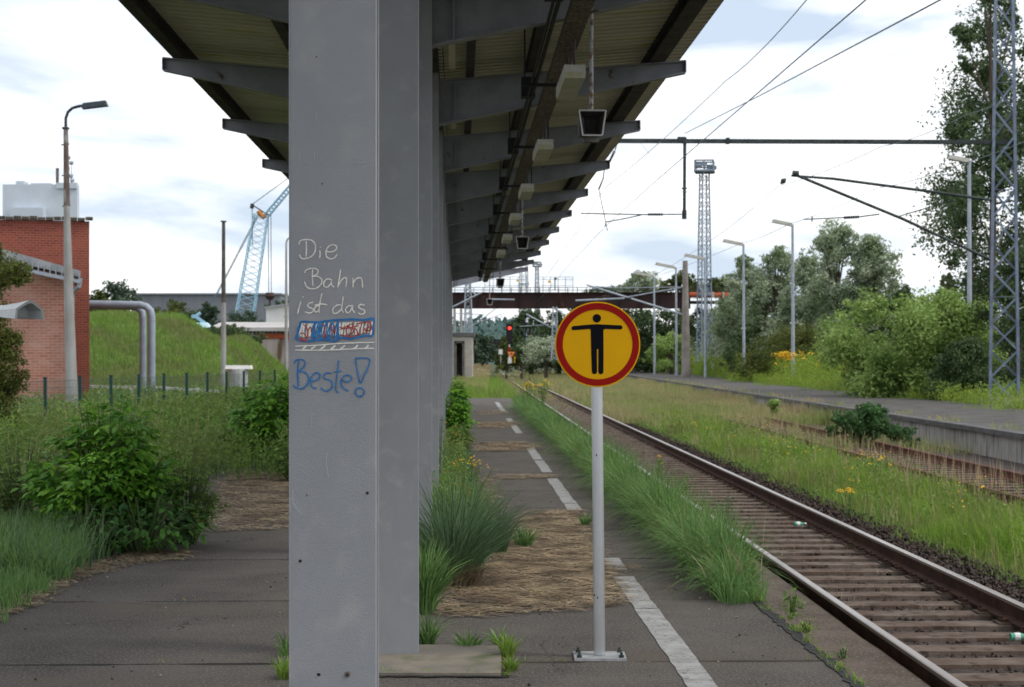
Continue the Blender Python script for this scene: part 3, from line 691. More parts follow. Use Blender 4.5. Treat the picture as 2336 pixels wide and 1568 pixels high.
for nm, k, dv in (("nearest", 0, 0), ("second", 1, -.02), ("third", 2, 0), ("farthest", 3, .02)):
    u = 14.4 + 15.7 * k; loc = P(u, 1.12, 3.62 + .06 * min(k, 1))
    lab = "grey horn loudspeaker hanging on a rusty rod, %s of the row" % nm
    if spk is None:
        spk = empty("loudspeaker", loc, lab, "loudspeaker", "horn loudspeakers under the canopy")
        c = Vector(loc); H = .105
        def trp(w0, w1, h, y_): return [c + PX * a + PZ * z_ + PY * y_ for a, z_ in ((-w1, -h), (w1, -h), (w0, h), (-w0, h))]
        b = MB(); fr = trp(.112, .082, .105, -.13); ba = trp(.07, .055, .07, .09); fi = trp(.103, .074, .096, -.131); bi = trp(.05, .04, .05, .03)
        b.add(fr + ba, [(0, 1, 5, 4), (1, 2, 6, 5), (2, 3, 7, 6), (3, 0, 4, 7), (4, 5, 6, 7)])
        b.add(fr + fi, [(0, 4, 5, 1), (1, 5, 6, 2), (2, 6, 7, 3), (3, 7, 4, 0)])
        b.build("horn", mat("horn_grey", (.30, .31, .33), (.22, .22, .23), rough=.6, ns=8), spk)
        b = MB(); b.add(fi + bi, [(0, 4, 5, 1), (1, 5, 6, 2), (2, 6, 7, 3), (3, 7, 4, 0), (4, 7, 6, 5)])
        for i in range(7): 
            z_ = -.055 + i * .018; b.beam(c + PX * -.055 + PZ * z_ + PY * (-.02), c + PX * .055 + PZ * z_ + PY * (-.02), .004, .006)
        b.build("throat", mat("horn_inside", (.06, .055, .055), (.04, .035, .035), rough=.8, ns=8), spk)
        b = MB(); q = fr; 
        for i in range(4): b.tube([q[i] - PY * .002, q[(i + 1) % 4] - PY * .002], .0055, 6)
        b.build("rim", mat("worn_rim", (.55, .54, .53), rough=.6), spk)
        b = MB(); b.box(c + PX * -.09 + PY * -.02 + PZ * -.03, (.04, .12, .15), (PX, PY, PZ)); b.box(c + PY * .02 + PZ * -.12, (.13, .1, .05), (PX, PY, PZ)); b.build("back_box", mat("driver_box", (.16, .16, .15), (.10, .10, .10), rough=.7, ns=5), spk)
        b = MB(); b.tube([c + PZ * .10, c + PZ * .13, c + PZ * 1.12], [.008, .017, .017], 10); b.tube([c + PX * -.05 + PZ * .13, c + PZ * .14], .012, 6); b.build("rod", mat("rust_flecked_rod", (.42, .44, .47), (.34, .35, .37), rough=.5, ns=6, c3=(.16, .07, .04), s3=14, p3=(.50, .58)), spk)
    else: dup(spk, loc, lab)

# ------------------------------------------------------------------ the warning sign
sg = empty("warning_sign", G(1368, 1500), "round yellow sign with red border and black figure with outstretched arms on a steel post", "sign")
base = G(1368, 1500); DS = base.y; sc_ = DS / F
b = MB(); b.tube([base + Vector((0, 0, .01)), W(1361.5, 876, DS), W(1361, 800, DS)], .0315, 28); b.build("post", alu, sg, smooth=True)
b = MB(); b.box(base + Vector((0, 0, .007)), (.285, .23, .014)); b.tube([base + Vector((0, 0, .012)), base + Vector((0, 0, .022))], .036, 20); o = b.build("base_plate", mat("zinc_plate", (.45, .46, .47), (.30, .31, .32), rough=.5, metal=.3, ns=8), sg)
for dx in (-.115, .115):
    for dy in (-.085, .085):
        b = MB(); b.tube([base + Vector((dx, dy, .012)), base + Vector((dx, dy, .028))], .014, 6); b.tube([base + Vector((dx, dy, .028)), base + Vector((dx, dy, .042))], .007, 6); b.build("bolt", darkst, sg)
scx, scy = (1500 + 782 / 4.1275) / 1.24, (800 + 722 / 4.1275) / 1.24
def SG(x, y, off): p = W((1500 + x / 4.1275) / 1.24, (800 + y / 4.1275) / 1.24, DS); p.y = DS - .040 - off; return p
def circ(r, n=96): return [(782 + r * math.cos(2 * math.pi * i / n), 722 + r * math.sin(2 * math.pi * i / n)) for i in range(n)]
b = MB(); b.prism(circ(497)[::-1], lambda x, y: SG(x, y, 0), lambda x, y: SG(x, y, -.004)); o = b.build("sign_disc", signY, sg)
b = MB(); A = circ(481); Bc = circ(405); n = len(A)
b.add([SG(*q, .0012) for q in A] + [SG(*q, .0012) for q in Bc], [(i, (i + 1) % n, n + (i + 1) % n, n + i) for i in range(n)]); b.build("red_border", signR, sg)
b = MB(); b.add([SG(773 + 49 * math.cos(a), 418 + 49 * math.sin(a), .0012) for a in np.linspace(0, 2 * math.pi, 40)[:-1]], [tuple(range(39))])
def arc(cx, cy, r, a0, a1, n=10): return [(cx + r * math.cos(R(a0 + (a1 - a0) * i / n)), cy + r * math.sin(R(a0 + (a1 - a0) * i / n))) for i in range(n + 1)]
fig = [(700, 490), (775, 487), (860, 490)] + [(1048, 500)] + arc(1048, 524, 24, -88, 92) + [(865, 543)] + arc(866, 560, 16, 260, 180, 4) + [(851, 800)] + [(850, 1038)] + arc(820, 1038, 30, 0, 180) + [(790, 800)] + arc(782, 783, 8, 0, -180, 6) + [(775, 1038)] + arc(745, 1038, 30, 0, 180) + [(707, 800)] + [(702, 560)] + arc(686, 558, 16, 0, -80, 4) + [(502, 556)] + arc(502, 532, 24, 90, 266)
b.add([SG(*q, .0012) for q in fig], [tuple(range(len(fig)))]); b.build("figure_symbol", signK, sg)
b = MB(); b.box(W(1361, 700, DS) + Vector((0, -.034, -.0)), (.10, .008, .03)); b.box(W(1361, 850, DS) + Vector((0, -.034, 0)), (.10, .008, .03)); b.build("clamp", galv, sg)
b = MB(); 
for (x, y) in ((1355, 1356), (1363, 1362), (1360, 1038)): 
    p = W(x, y, DS); b.box(p + Vector((0, -.0305, 0)), (.006, .004, .012))
b.build("dents", darkst, sg)

# ------------------------------------------------------------------ catenary, masts, lamps (right)
def xdir(a): return Vector((math.cos(R(a)), math.sin(R(a)), 0))
DM = 62.0
mb_ = W(2291, 925, DM); mb_.z = 0
mast = empty("lattice_mast", mb_, "tall blue-grey lattice catenary mast standing on the far platform at the right edge", "catenary mast")
def mastframe(b, base, top, w0, w1, dep0, dep1, n, rot, chord=.07, br=.025):
    X = xdir(rot); Y = xdir(rot + 90)
    rings = []
    for i in range(n + 1):
        t = i / n; c = base.lerp(top, t); w_ = (w0 * (1 - t) + w1 * t) / 2; d_ = (dep0 * (1 - t) + dep1 * t) / 2
        rings.append([c + X * w_ * a + Y * d_ * e for a, e in ((-1, -1), (1, -1), (1, 1), (-1, 1))])
    return rings, X, Y
rot = -14
top = mb_ + Vector((0.0, 0, 15.5))
rings, X_, Y_ = mastframe(None, mb_, top, 1.0, .58, .5, .36, 16, rot)
for nm, (a_, c_) in (("channel", (0, 3)), ("channel", (1, 2))):
    b = MB()
    for q in (a_, c_): b.beam(rings[0][q], rings[-1][q], .10, .10, up=Y_)
    b.beam((rings[0][a_] + rings[0][c_]) / 2, (rings[-1][a_] + rings[-1][c_]) / 2, .02, .40, up=Y_)
    b.build(nm, mastm, mast)
b = MB()
for i in range(16):
    for (f0, f1) in ((0, 1), (3, 2)):
        p, q = (f0, f1) if (i + (f0 == 3)) % 2 else (f1, f0)
        b.beam(rings[i][p], rings[i + 1][q], .07, .018, up=Y_)
    if i % 4 == 0: b.beam(rings[i][0], rings[i][1], .05, .02); 
b.build("bracing", mastm, mast)
b = MB(); b.box(mb_ + Vector((0, 0, .08)), (1.5, .9, .25)); b.build("footing", concp, mast)
zb_ = W(0, 322, DM).z
bl_ = empty("portal_beam", W(1900, 322, DM), "dark horizontal catenary beam reaching from the lattice mast to behind the canopy", "catenary beam")
b = MB(); b.beam(W(1180, 321, DM), W(2318, 325, DM), .16, .15); 
for px in (1407, 1562, 1660): b.box(W(px, 322, DM), (.12, .22, .22))
b.build("beam_tube", darkst, bl_)
b = MB(); b.tube([W(1562, 330, DM), W(1561, 498, DM)], .058, 8); b.add([], []); b.box(W(1561, 430, DM), (.2, .05, .05)); b.tube([W(1561, 480, DM), W(1561, 500, DM)], .085, 8)
b.box(W(1555, 318, DM), (.3, .2, .16)); b.build("drop_tube", darkst, bl_)
b = MB()
b.tube([W(1325, 487, DM), W(1466, 490, DM), W(1555, 489, DM)], .024, 6); b.tube([W(1380, 517, DM), W(1382, 507, DM), W(1430, 498, DM), W(1462, 491, DM)], .02, 6)
b.build("registration_arm", darkst, bl_)
def insul(b, p, q, r=.07, n=7):
    p = Vector(p); q = Vector(q); pts = []; rs = []
    for i in range(2 * n + 1): pts.append(p.lerp(q, i / (2 * n))); rs.append(r if i % 2 else r * .45)
    b.tube(pts, rs, 8)
b = MB(); insul(b, W(1478, 489.5, DM), W(1512, 489.5, DM), .06); insul(b, W(1402, 345, DM), W(1390, 370, DM), .06); b.build("insulator", darkst, bl_)
b = MB(); b.tube([W(1407, 330, DM), W(1402, 345, DM)], .02, 5); b.tube([W(1390, 370, DM), W(1381, 378, DM), W(1378, 392, DM), W(1376, 408, DM), W(1366, 432, DM)], [.03, .03, .02, .025, .035], 5)
b.tube([W(1372, 372, DM), W(1378, 380, DM)], .03, 5); b.tube([W(1366, 432, DM), W(1376, 480, DM), W(1386, 527, DM)], .014, 4); b.build("hanger_chain", darkst, bl_)
cbk = empty("cantilever_bracket", W(2255, 500, DM), "dark tubular bracket arm bolted to the left side of the lattice mast", "catenary bracket")
DB = DM - .6
b = MB(); b.tube([W(1805, 401, DB), W(1900, 408, DB), W(2150, 441, DB), W(2262, 457, DB)], [.04, .05, .055, .055], 8); b.build("top_tube", darkst, cbk)
b = MB(); b.tube([W(1812, 398, DB), W(2060, 500, DB), W(2258, 592, DB)], .055, 8); b.build("strut", darkst, cbk)
b = MB(); b.tube([W(2175, 457, DB), W(2050, 494, DB)], .025, 6); b.tube([W(2006, 489, DB), W(1960, 495, DB), W(1832, 501, DB)], [.03, .025, .02], 6); b.tube([W(1853, 494, DB), W(1852, 506, DB)], .025, 5); b.build("registration_tube", darkst, cbk)
b = MB(); insul(b, W(1925, 497, DB), W(1960, 495, DB), .07); b.tube([W(1808, 396, DB), W(1822, 397, DB)], .11, 8); b.build("insulator", darkst, cbk)
b = MB(); b.tube([W(1793, 408, DB), W(1787, 413, DB), W(1781, 420, DB)], [.03, .11, .03], 8); b.build("hanging_insulator", darkst, cbk)
# wires
def wire(label, pts, r=.009, sag=0, droppers=None):
    pts = [Vector(p) for p in pts]
    e = empty("overhead_wire", pts[0], label, "wire", "overhead wires above the tracks")
    b = MB(); q = []
    for i in range(len(pts) - 1):
        L = 14
        for j in range(L if i < len(pts) - 2 else L + 1):
            t = j / L; p = pts[i].lerp(pts[i + 1], t); p.z -= sag * 4 * t * (1 - t); q.append(p)
    b.tube(q, r, 5); b.build("cable", wirem, e)
    if droppers:
        b = MB()
        for a, c in droppers: b.tube([a, c], r * .6, 4)
        b.build("dropper", wirem, e)
    return e
wire("contact wire crossing low beside the drop tube towards the bridge", [W(2560, -560, 11), W(1975, 0, 17.5), W(1500, 410, 40), W(1382, 516, DM), W(1302, 600, 105), W(1225, 690, 180)], .0085, 0, [(W(1386, 527, DM), W(1376, 480, DM))])
wire("thin upper messenger wire entering at the top left of the open sky", [W(2200, -360, 18), W(1840, 0, 28), W(1655, 185, 43), W(1378, 430, DM), W(1240, 640, 130)], .010, .1)
wire("thick feeder wire rising from the drop tube to the top right", [W(1562, 305, DM), W(1740, 215, 45), W(2145, 0, 24), W(2600, -240, 16)], .014)
wire("wire passing from the floodlight tower to the treetops on the right", [W(1240, 735, 190), W(1470, 640, 130), W(1622, 548, 100), W(1775, 425, 62), W(2010, 335, 52), W(2200, 264, 44), W(2500, 130, 32)], .010, .1)
wire("lower wire running over the far platform lamps", [W(1300, 700, 200), W(1470, 640, 140), W(1690, 556, 90), W(1797, 513, 74), W(2000, 430, 58), W(2200, 372, 48), W(2450, 270, 36)], .010, .08)
wire("slanting stay wire from the beam to the right of the drop tube", [W(1565, 440, DM), W(1610, 388, DM), W(1656, 330, DM)], .008)
wire("slanting stay wire from the beam to the left of the drop tube", [W(1558, 440, DM), W(1510, 385, DM), W(1462, 328, DM)], .006)

# platform lamps
def platform_lamp(px, top, d, label, g="tall slim lamps on the far platform", side=-1, m=None, hl=32.0, base_z=-.0, base=None):
    p = W(px, top, d); bz = Vector((p.x + .02 * (d / 60), d, base_z))
    e = empty("platform_lamp", bz, label, "lamp", g)
    b = MB(); b.tube([bz, Vector((p.x, d, p.z))], [.13, .08], 10); b.build("pole", m or galv, e, smooth=True)
    L = 1.05 * d / 80
    b = MB(); a = Vector((p.x + .05, d, p.z - .05)); c = a + Vector((side * L, 0, .20 * L))
    X = (c - a).normalized(); Z = Vector((0, 0, 1)); Z = (Z - X * Z.dot(X)).normalized(); Y = X.cross(Z)
    b.box((a + c) / 2, (L * .92, .38, .19 * (.7 + d / 250)), (X, Y, Z), (.92, .8)); b.build("lamp_head", lamphead, e)
    b = MB(); b.box((a + c) / 2 - Z * .075 + X * .1, (L * .7, .22, .03), (X, Y, Z)); b.build("lamp_glass", lampgrey, e)
    b = MB(); b.box(Vector((p.x, d, bz.z + (p.z - bz.z) * .38)), (.35, .2, .12)); b.build("cable_box", lampgrey, e)
    return e
plabs = ["nearest lamp pole, half hidden in leaves left of the lattice mast",
         "tall lamp left of the big willow, rising from yellow flowers", "lamp between the floodlight tower and the willows",
         "lamp pole in front of the floodlight tower", "lamp just left of the concrete mast", "farthest and lowest lamp of the row, above the bridge railing"]
for (px, top, d), lb in zip(((2211, 366, 78), (1808, 512, 112), (1696, 557, 131), (1608, 590, 148), (1542, 610, 161), (1492, 630, 176)), plabs):
    platform_lamp(px, top, d, lb)
# concrete mast with cantilever in front of the bridge
cm = empty("concrete_mast", W(1565, 860, 150), "weathered concrete catenary mast with a long tube bracket in front of the bridge", "catenary mast")
dC = 150.0
b = MB(); b.tube([W(1565, 860, dC), W(1563, 595, dC)], [.42, .22], 12); b.build("mast_shaft", mat("brown_grey_concrete", (.30, .27, .25), (.20, .18, .165), rough=.9, ns=1), cm)
b = MB(); b.tube([W(1338, 650, dC), W(1558, 718, dC)], .09, 6); b.tube([W(1340, 652, dC), W(1400, 657, dC), W(1560, 655, dC)], .035, 6); b.tube([W(1420, 680, dC), W(1560, 655, dC)], .06, 6)
b.tube([W(1313, 686, dC), W(1425, 681, dC)], .09, 6); b.build("bracket", galv, cm)
b = MB(); insul(b, W(1425, 681, dC), W(1440, 681, dC), .16, 4); b.build("insulator", darkst, cm)
# small lattice mast under the bridge
d2 = 150.0
lm = empty("lattice_mast", W(1264, 820, d2), "pale slender lattice mast between bridge and round sign", "catenary mast")
b = MB(); b.lattice(W(1264, 822, d2), W(1266, 700, d2), .48, .34, 12, .05, .03); b.build("mast_frame", galv, lm)
b = MB(); b.tube([W(1200, 717, d2), W(1262, 750, d2)], .07, 6); b.tube([W(1268, 705, d2), W(1310, 732, d2)], .06, 6); b.tube([W(1185, 745, d2), W(1250, 741, d2)], .03, 5); b.build("bracket", galv, lm)
lm2 = empty("lattice_mast", W(1068, 830, 170), "distant lattice masts and brackets seen below the left end of the bridge", "catenary mast")
lm2['label'] = "distant lattice mast seen below the bridge behind the block hut"
b = MB(); b.lattice(W(1068, 830, 170), W(1068, 640, 170), 1.0, .5, 14, .05, .03); b.tube([W(1028, 703, 165), W(1098, 668, 165)], .09, 6); b.tube([W(1060, 655, 165), W(1088, 674, 165)], .06, 6)
b.tube([W(1118, 683, 165), W(1174, 684, 165)], .08, 6); b.tube([W(1068, 752, 170), W(1130, 705, 170)], .05, 5); b.tube([W(1068, 745, 170), W(1150, 715, 170)], .04, 5); b.tube([W(1040, 715, 170), W(1105, 718, 170)], .04, 5)
b.build("mast_frame", galv, lm2)
for px, lab in ((1037, "thin dark pole left of the distant mast, against the column"), (1052, "thin dark pole just left of the distant lattice mast")):
    e = empty("catenary_pole", W(px, 830, 160), lab, "pole"); b = MB(); b.tube([W(px, 830, 160), W(px, 705, 160)], .13, 6); b.build("pole_shaft", concp, e)
# floodlight towers
def tower(cx, top, bot, d, wt, wb, lab, basket=True, plat2=None, m=darkst, bw=48):
    e = empty("floodlight_tower", W(cx, bot, d), lab, "floodlight tower", "floodlight towers beyond the bridge"); s = d / F
    b = MB(); b.lattice(W(cx, bot, d), W(cx, top + 30 * (bw / 48), d), wb * s, wt * s, 22, .065, .03, X=xdir(20), depth=.9); b.build("tower_frame", m, e)
    if basket:
        b = MB(); c = W(cx, top, d); hw = bw / 2 * s; z0 = W(0, top + 24 * bw / 48, d).z; z1 = c.z
        for zz_ in (z0, (z0 + z1) / 2, z1):
            q = [Vector((c.x + a * hw, d + e_ * hw * .8, zz_)) for a, e_ in ((-1, -1), (.7, -1.2), (1, 1), (-.7, 1.2))]
            for i in range(4): b.tube([q[i], q[(i + 1) % 4]], .08 if zz_ != z0 else .14, 4)
            if zz_ == z0: b.add(q, [(0, 1, 2, 3)])
        q0 = [Vector((c.x + a * hw, d + e_ * hw * .8, 0)) for a, e_ in ((-1, -1), (.7, -1.2), (1, 1), (-.7, 1.2))]
        for i in range(4):
            b.tube([q0[i] + Vector((0, 0, z0)), q0[i] + Vector((0, 0, z1))], .08, 4)
            m_ = (q0[i] + q0[(i + 1) % 4]) / 2; b.tube([m_ + Vector((0, 0, z0)), m_ + Vector((0, 0, z1))], .05, 4)
        b.build("lamp_basket", m, e)
        b = MB()
        for a in (-.5, 0, .5, .9): b.box(Vector((c.x + a * hw, d, (z0 + z1) / 2 + random.uniform(-.2, .3))), (.5, .4, .35))
        b.build("floodlights", m, e)
    if plat2:
        b = MB(); c = W(cx, plat2, d); b.box(c, (wb * s * 1.25, wb * s * 1.2, .12)); b.box(c + Vector((0, 0, -1.5)), (wb * s * 1.02, wb * s, .2)); b.build("service_platform", m, e)
    return e
tower(1607, 368, 830, 165, 17, 28, "tall lattice floodlight tower with square lamp basket, right of the drop tube", plat2=637, m=mat("tower_steel_blue", (.24, .29, .35), (.17, .21, .26), rough=.6))
galt = mat("tower_steel_pale", (.30, .34, .38), rough=.6)
tower(1195, 560, 830, 280, 14, 20, "pale lattice floodlight tower ending behind the canopy, left of the thin one", basket=False, plat2=648, m=galt)
tower(1225, 598, 830, 300, 6, 13, "thin pale floodlight tower with flat top above the bridge fence", bw=20, m=galt)
tower(1067, 560, 830, 330, 6, 16, "faint lattice tower directly right of the far column", basket=False, m=galt)

# ------------------------------------------------------------------ bridge
dB = 185.0
br = empty("road_bridge", W(1340, 700, dB), "dark rusted steel girder bridge with railing and mesh fences crossing the tracks", "bridge")
zt_, zb2 = W(0, 668, dB).z, W(0, 704, dB).z
a0, a1 = W(930, 668, dB), W(1575, 668, dB)
b = MB(); zm = (zt_ + zb2) / 2; b.box(((a0.x + a1.x) / 2, dB, zm), (a1.x - a0.x, .05, zt_ - zb2))
for z_ in (zt_, zb2): b.box(((a0.x + a1.x) / 2, dB - .12, z_), (a1.x - a0.x, .35, .06))
for i in range(14):
    b.box((a0.x + (a1.x - a0.x) * (i + .5) / 14, dB - .1, zm), (.04, .12, zt_ - zb2 - .1))
b.build("girder", bridgem, br)
b = MB(); b.box(((a0.x + W(1680, 0, dB).x) / 2, dB + 3, zt_ - .12), (W(1680, 0, dB).x - a0.x, 6, .2)); b.build("deck", copem, br)
b = MB(); b.box(((a1.x + W(1660, 0, dB).x) / 2, dB + .4, W(0, 690, dB).z), (W(1660, 0, dB).x - a1.x, .3, .35)); b.build("side_beam", bridgem, br)
b = MB(); b.tube([W(1572, 673, dB - .3), W(1662, 674, dB - .3)], .30, 10); b.build("orange_pipe", pipeorange, br)
b = MB()
for px in (1600, 1626, 1650):
    b = MB(); b.box(W(px, 673, dB - .35), (.22, .62, .62)); b.build("pipe_clamp", lamphead, br)
b = MB(); x0, x1 = W(930, 0, dB).x, W(1690, 0, dB).x
for py in (656, 662): b.box(((x0 + x1) / 2, dB, W(0, py, dB).z), (x1 - x0, .05, .06))
x = x0
while x < x1: b.box((x, dB, W(0, 662, dB).z), (.07, .07, .58)); x += 1.02
b.build("railing", railingm, br)
meshm = mat("thin_mesh_fence", (.35, .42, .46), rough=.6)
for (pa, pb) in ((1106, 1202), (1222, 1307)):
    b = MB(); za, zc = W(0, 632, dB + 5).z, W(0, 668, dB + 5).z; xa, xb = W(pa, 0, dB + 5).x, W(pb, 0, dB + 5).x
    for z_ in (za, W(0, 638, dB + 5).z, W(0, 652, dB + 5).z): b.box(((xa + xb) / 2, dB + 5, z_), (xb - xa, .05, .05))
    n = 5
    for i in range(n + 1): b.box((xa + (xb - xa) * i / n, dB + 5, (za + zc) / 2), (.07, .07, za - zc))
    xx_ = xa
    while xx_ < xb: b.box((xx_, dB + 5, (za + zc) / 2), (.012, .012, za - zc)); xx_ += .13
    b.build("mesh_fence", meshm, br)
b = MB(); b.box(W(1253, 643, dB + 4.9), (.30, .03, .26)); b.box(W(1181, 640, dB + 4.9), (.26, .03, .24)); b.build("yellow_notice", signY, br)
b = MB(); b.box(W(1267, 636, dB + 4.8), (.3, .2, .22)); b.box(W(1266, 650, dB + 4.8), (.1, .1, 1.3)); b.build("lamp_box", darkplastic, br)
for (cx, dd_) in ((930, 187), (1700, 188)):
    b = MB(); q = W(cx, 700, dd_); b.box((q.x, q.y + 1, q.z / 2 - .5), (1.2, 5, q.z + 1)); b.build("abutment", bunkerm, br)
# signal
dS = 168.0
sgn_ = empty("railway_signal", W(1162, 830, dS), "black railway signal showing a red light above a red and white mast", "signal")
b = MB(); b.box(W(1162, 757, dS), (.62, .3, 1.55)); b.box(W(1162, 778, dS), (.42, .28, .6)); b.build("signal_head", blackm, sgn_)
em = bpy.data.materials.new("red_signal_light"); em.use_nodes = True; e_ = em.node_tree.nodes['Principled BSDF']; e_.inputs['Base Color'].default_value = (.6, .01, .01, 1); e_.inputs['Emission Color'].default_value = (1, .03, .02, 1); e_.inputs['Emission Strength'].default_value = 2.5
b = MB(); c = W(1162.5, 749, dS - .2); b.tube([c, c + Vector((0, .04, 0))], .16, 14); b.build("red_lamp", em, sgn_)
b = MB(); b.tube([W(1162, 830, dS), W(1162, 785, dS)], .07, 8); b.build("signal_mast", whitewall, sgn_)
b = MB(); b.box(W(1162, 798, dS - .1), (.16, .05, .55)); b.build("mast_plate", signR, sgn_)
tri = empty("triangular_sign", W(1165, 818, dS - 2), "orange triangular sign with a black symbol on the signal mast", "sign")
def triang(b, r, off, m): 
    b.add([W(1166 + r * math.cos(a), 809 + r * math.sin(a), dS - 2 - off) for a in (R(90), R(210), R(330))], [(0, 1, 2)])
b = MB(); c = [W(1166 + 11.5 * math.cos(a), 808 + 10.5 * math.sin(a), dS - 2) for a in (R(90), R(210), R(330))]; b.add(c + [q + Vector((0, .03, 0)) for q in c], [(0, 1, 2), (5, 4, 3), (0, 3, 4, 1), (1, 4, 5, 2), (2, 5, 3, 0)]); b.build("red_triangle", mat("orange_red", (.75, .16, .05), rough=.6), tri)
b = MB(); b.add([W(1166 + 7.5 * math.cos(a), 807.5 + 6.8 * math.sin(a), dS - 2.03) for a in (R(90), R(210), R(330))], [(0, 1, 2)]); b.build("orange_field", mat("orange_field", (.85, .38, .12), rough=.6), tri)
b = MB(); b.box(W(1166, 807, dS - 2.06), (.10, .01, .16)); b.box(W(1167.5, 808, dS - 2.06), (.16, .01, .06)); b.build("symbol", signK, tri)
for px, py, c_, lab, nm in ((1142, 803, whitewall, "small white plate sign left of the railway signal", "plate_sign"), (1163, 823, whitewall, "low white marker at the foot of the signal", "track_marker")):
    e = empty(nm, W(px, 830, dS), lab, "sign"); b = MB(); b.tube([W(px, 830, dS), W(px, py, dS)], .04, 6); b.build("post", concp, e)
    b = MB(); b.box(W(px, py, dS - .1), (.38, .04, .5)); b.build("plate", c_, e)
e = empty("yellow_post", W(1174, 826, dS), "thin yellow marker post beside the signal foot", "post"); b = MB(); b.tube([W(1174, 828, dS), W(1174, 814, dS)], .05, 6); b.box(W(1174, 815, dS), (.14, .06, .12)); b.build("post_shaft", signY, e)
# hut
dh = 128.0
hut = empty("block_hut", W(1055, 830, dh), "small flat-roofed concrete block hut with a dark doorway beside the far column", "hut")
xl, xr_ = W(985, 0, dh).x, W(1077, 0, dh).x; zr_ = W(0, 768, dh).z; dl, dr = W(1041, 0, dh).x, W(1055, 0, dh).x; dz = W(0, 783, dh).z
b = MB(); b.box(((xl + dl) / 2, dh, zr_ / 2 - .3), (dl - xl, .25, zr_ + .6)); b.box(((dr + xr_) / 2, dh, zr_ / 2 - .3), (xr_ - dr, .25, zr_ + .6)); b.box(((dl + dr) / 2, dh, (dz + zr_) / 2), (dr - dl, .25, zr_ - dz))
b.box((xr_ - .1, dh + 2, zr_ / 2 - .3), (.2, 3.7, zr_ + .6)); b.box((xl + .1, dh + 2, zr_ / 2 - .3), (.2, 3.7, zr_ + .6)); b.box(((xl + xr_) / 2, dh + 3.8, zr_ / 2 - .3), (xr_ - xl, .2, zr_ + .6)); b.build("walls", brickmat("block_wall", (.42, .39, .34), (.34, .31, .27), (.22, .20, .18), white=(.48, .46, .42)), hut)
b = MB(); b.box(((xl + xr_) / 2, dh + 1.9, zr_ + .14), (xr_ - xl + .3, 4.3, .26)); b.build("flat_roof", copem, hut)
b = MB(); b.box((dl - .09, dh - .14, dz / 2), (.14, .06, dz + .2)); b.box((dr + .09, dh - .14, dz / 2), (.14, .06, dz + .2)); b.box(((dl + dr) / 2, dh - .14, dz + .09), (dr - dl + .3, .06, .16)); b.build("door_frame", copem, hut)
# dark shed with a curved roof, far
e = empty("dark_shed", W(1122, 825, 230), "dark low shed at the foot of the distant trees", "shed"); b = MB()
ol = [(-2.1, -.5), (2.4, -.5), (2.4, .9), (1.6, 2.4), (-1.2, 2.4), (-2.1, .2)]
c = W(1122, 815, 230); b.prism(ol, lambda x, z: c + Vector((x, 0, z)), lambda x, z: c + Vector((x, 7, z))); b.build("shed_body", blackm, e)

# ------------------------------------------------------------------ left side buildings
dT = 58.0
bt = empty("brick_tower", W(150, 900, dT), "tall plain red brick building with flat top edge at the left", "building")
xr2 = W(204, 0, dT).x; xl2 = W(-260, 0, dT).x; zt2 = W(0, 502, dT).z
aw = xdir(14.5); ad_ = xdir(104.5); cr_ = Vector((xr2, dT, 0)); Lw = xr2 - xl2
b = MB(); b.box(cr_ - aw * (Lw / 2) + ad_ * 4 + Vector((0, 0, zt2 / 2 - .3)), (Lw, 8, zt2 + .5), (aw, ad_, Vector((0, 0, 1)))); b.build("brick_walls", brickR, bt)
b = MB(); x = 0
while x < Lw: b.box(cr_ - aw * x + Vector((0, -.03, zt2 + random.uniform(-.01, .04))), (.24, .3, .1), (aw, ad_, Vector((0, 0, 1)))); x += .26
b.build("coping_tiles", bark, bt)
dW = 50.0
bh = empty("brick_shed", W(90, 900, dW), "lower pale brick building with grey metal roof in front of the red brick one", "building")
# gable wall facing us: top edge slopes from (0,600) to (190,640)
pA, pB = W(-120, 560, dW), W(170, 628, dW)
b = MB(); ol = [(-120, 945), (170, 945), (170, 632), (-120, 572)]
b.prism(ol, lambda x, y: Vector((W(x, y, dW).x, dW, -.4 if y > 900 else W(x, y, dW).z)), lambda x, y: Vector((W(x, y, dW).x - 1.7, dW + 6, -.4 if y > 900 else W(x, y, dW).z))); b.build("brick_wall", brickP, bh)
b = MB(); ol = [(-130, 540), (0, 566), (193, 620), (193, 634), (0, 590), (-130, 566)]
b.prism(ol, lambda x, y: W(x, y, dW) + Vector((0, -.45, 0)), lambda x, y: W(x, y, dW) + Vector((-1.8, 6.4, 0))); b.build("metal_roof", zinc, bh)
b = MB()
for i in range(20):
    t = i / 19; b.box(W(-60 + 250 * t, 0, dW) * 1 + Vector((0, -.48, W(0, 572 + 62 * t, dW).z - W(0, 0, dW).z)), (.02, .04, .24))
b.beam(W(-60, 590, dW) + Vector((0, -.5, 0)), W(194, 645, dW) + Vector((0, -.5, 0)), .10, .10); b.build("roof_edge_trim", galv, bh)
b = MB(); b.tube([W(192, 636, dW) + Vector((0, -.4, 0)), W(188, 655, dW) + Vector((0, -.4, 0)), W(170, 668, dW) + Vector((0, -.2, 0)), W(167, 680, dW) + Vector((0, -.12, 0)), Vector((W(166, 0, dW).x, dW - .12, 0))], .065, 8); b.build("downpipe", galv, bh)
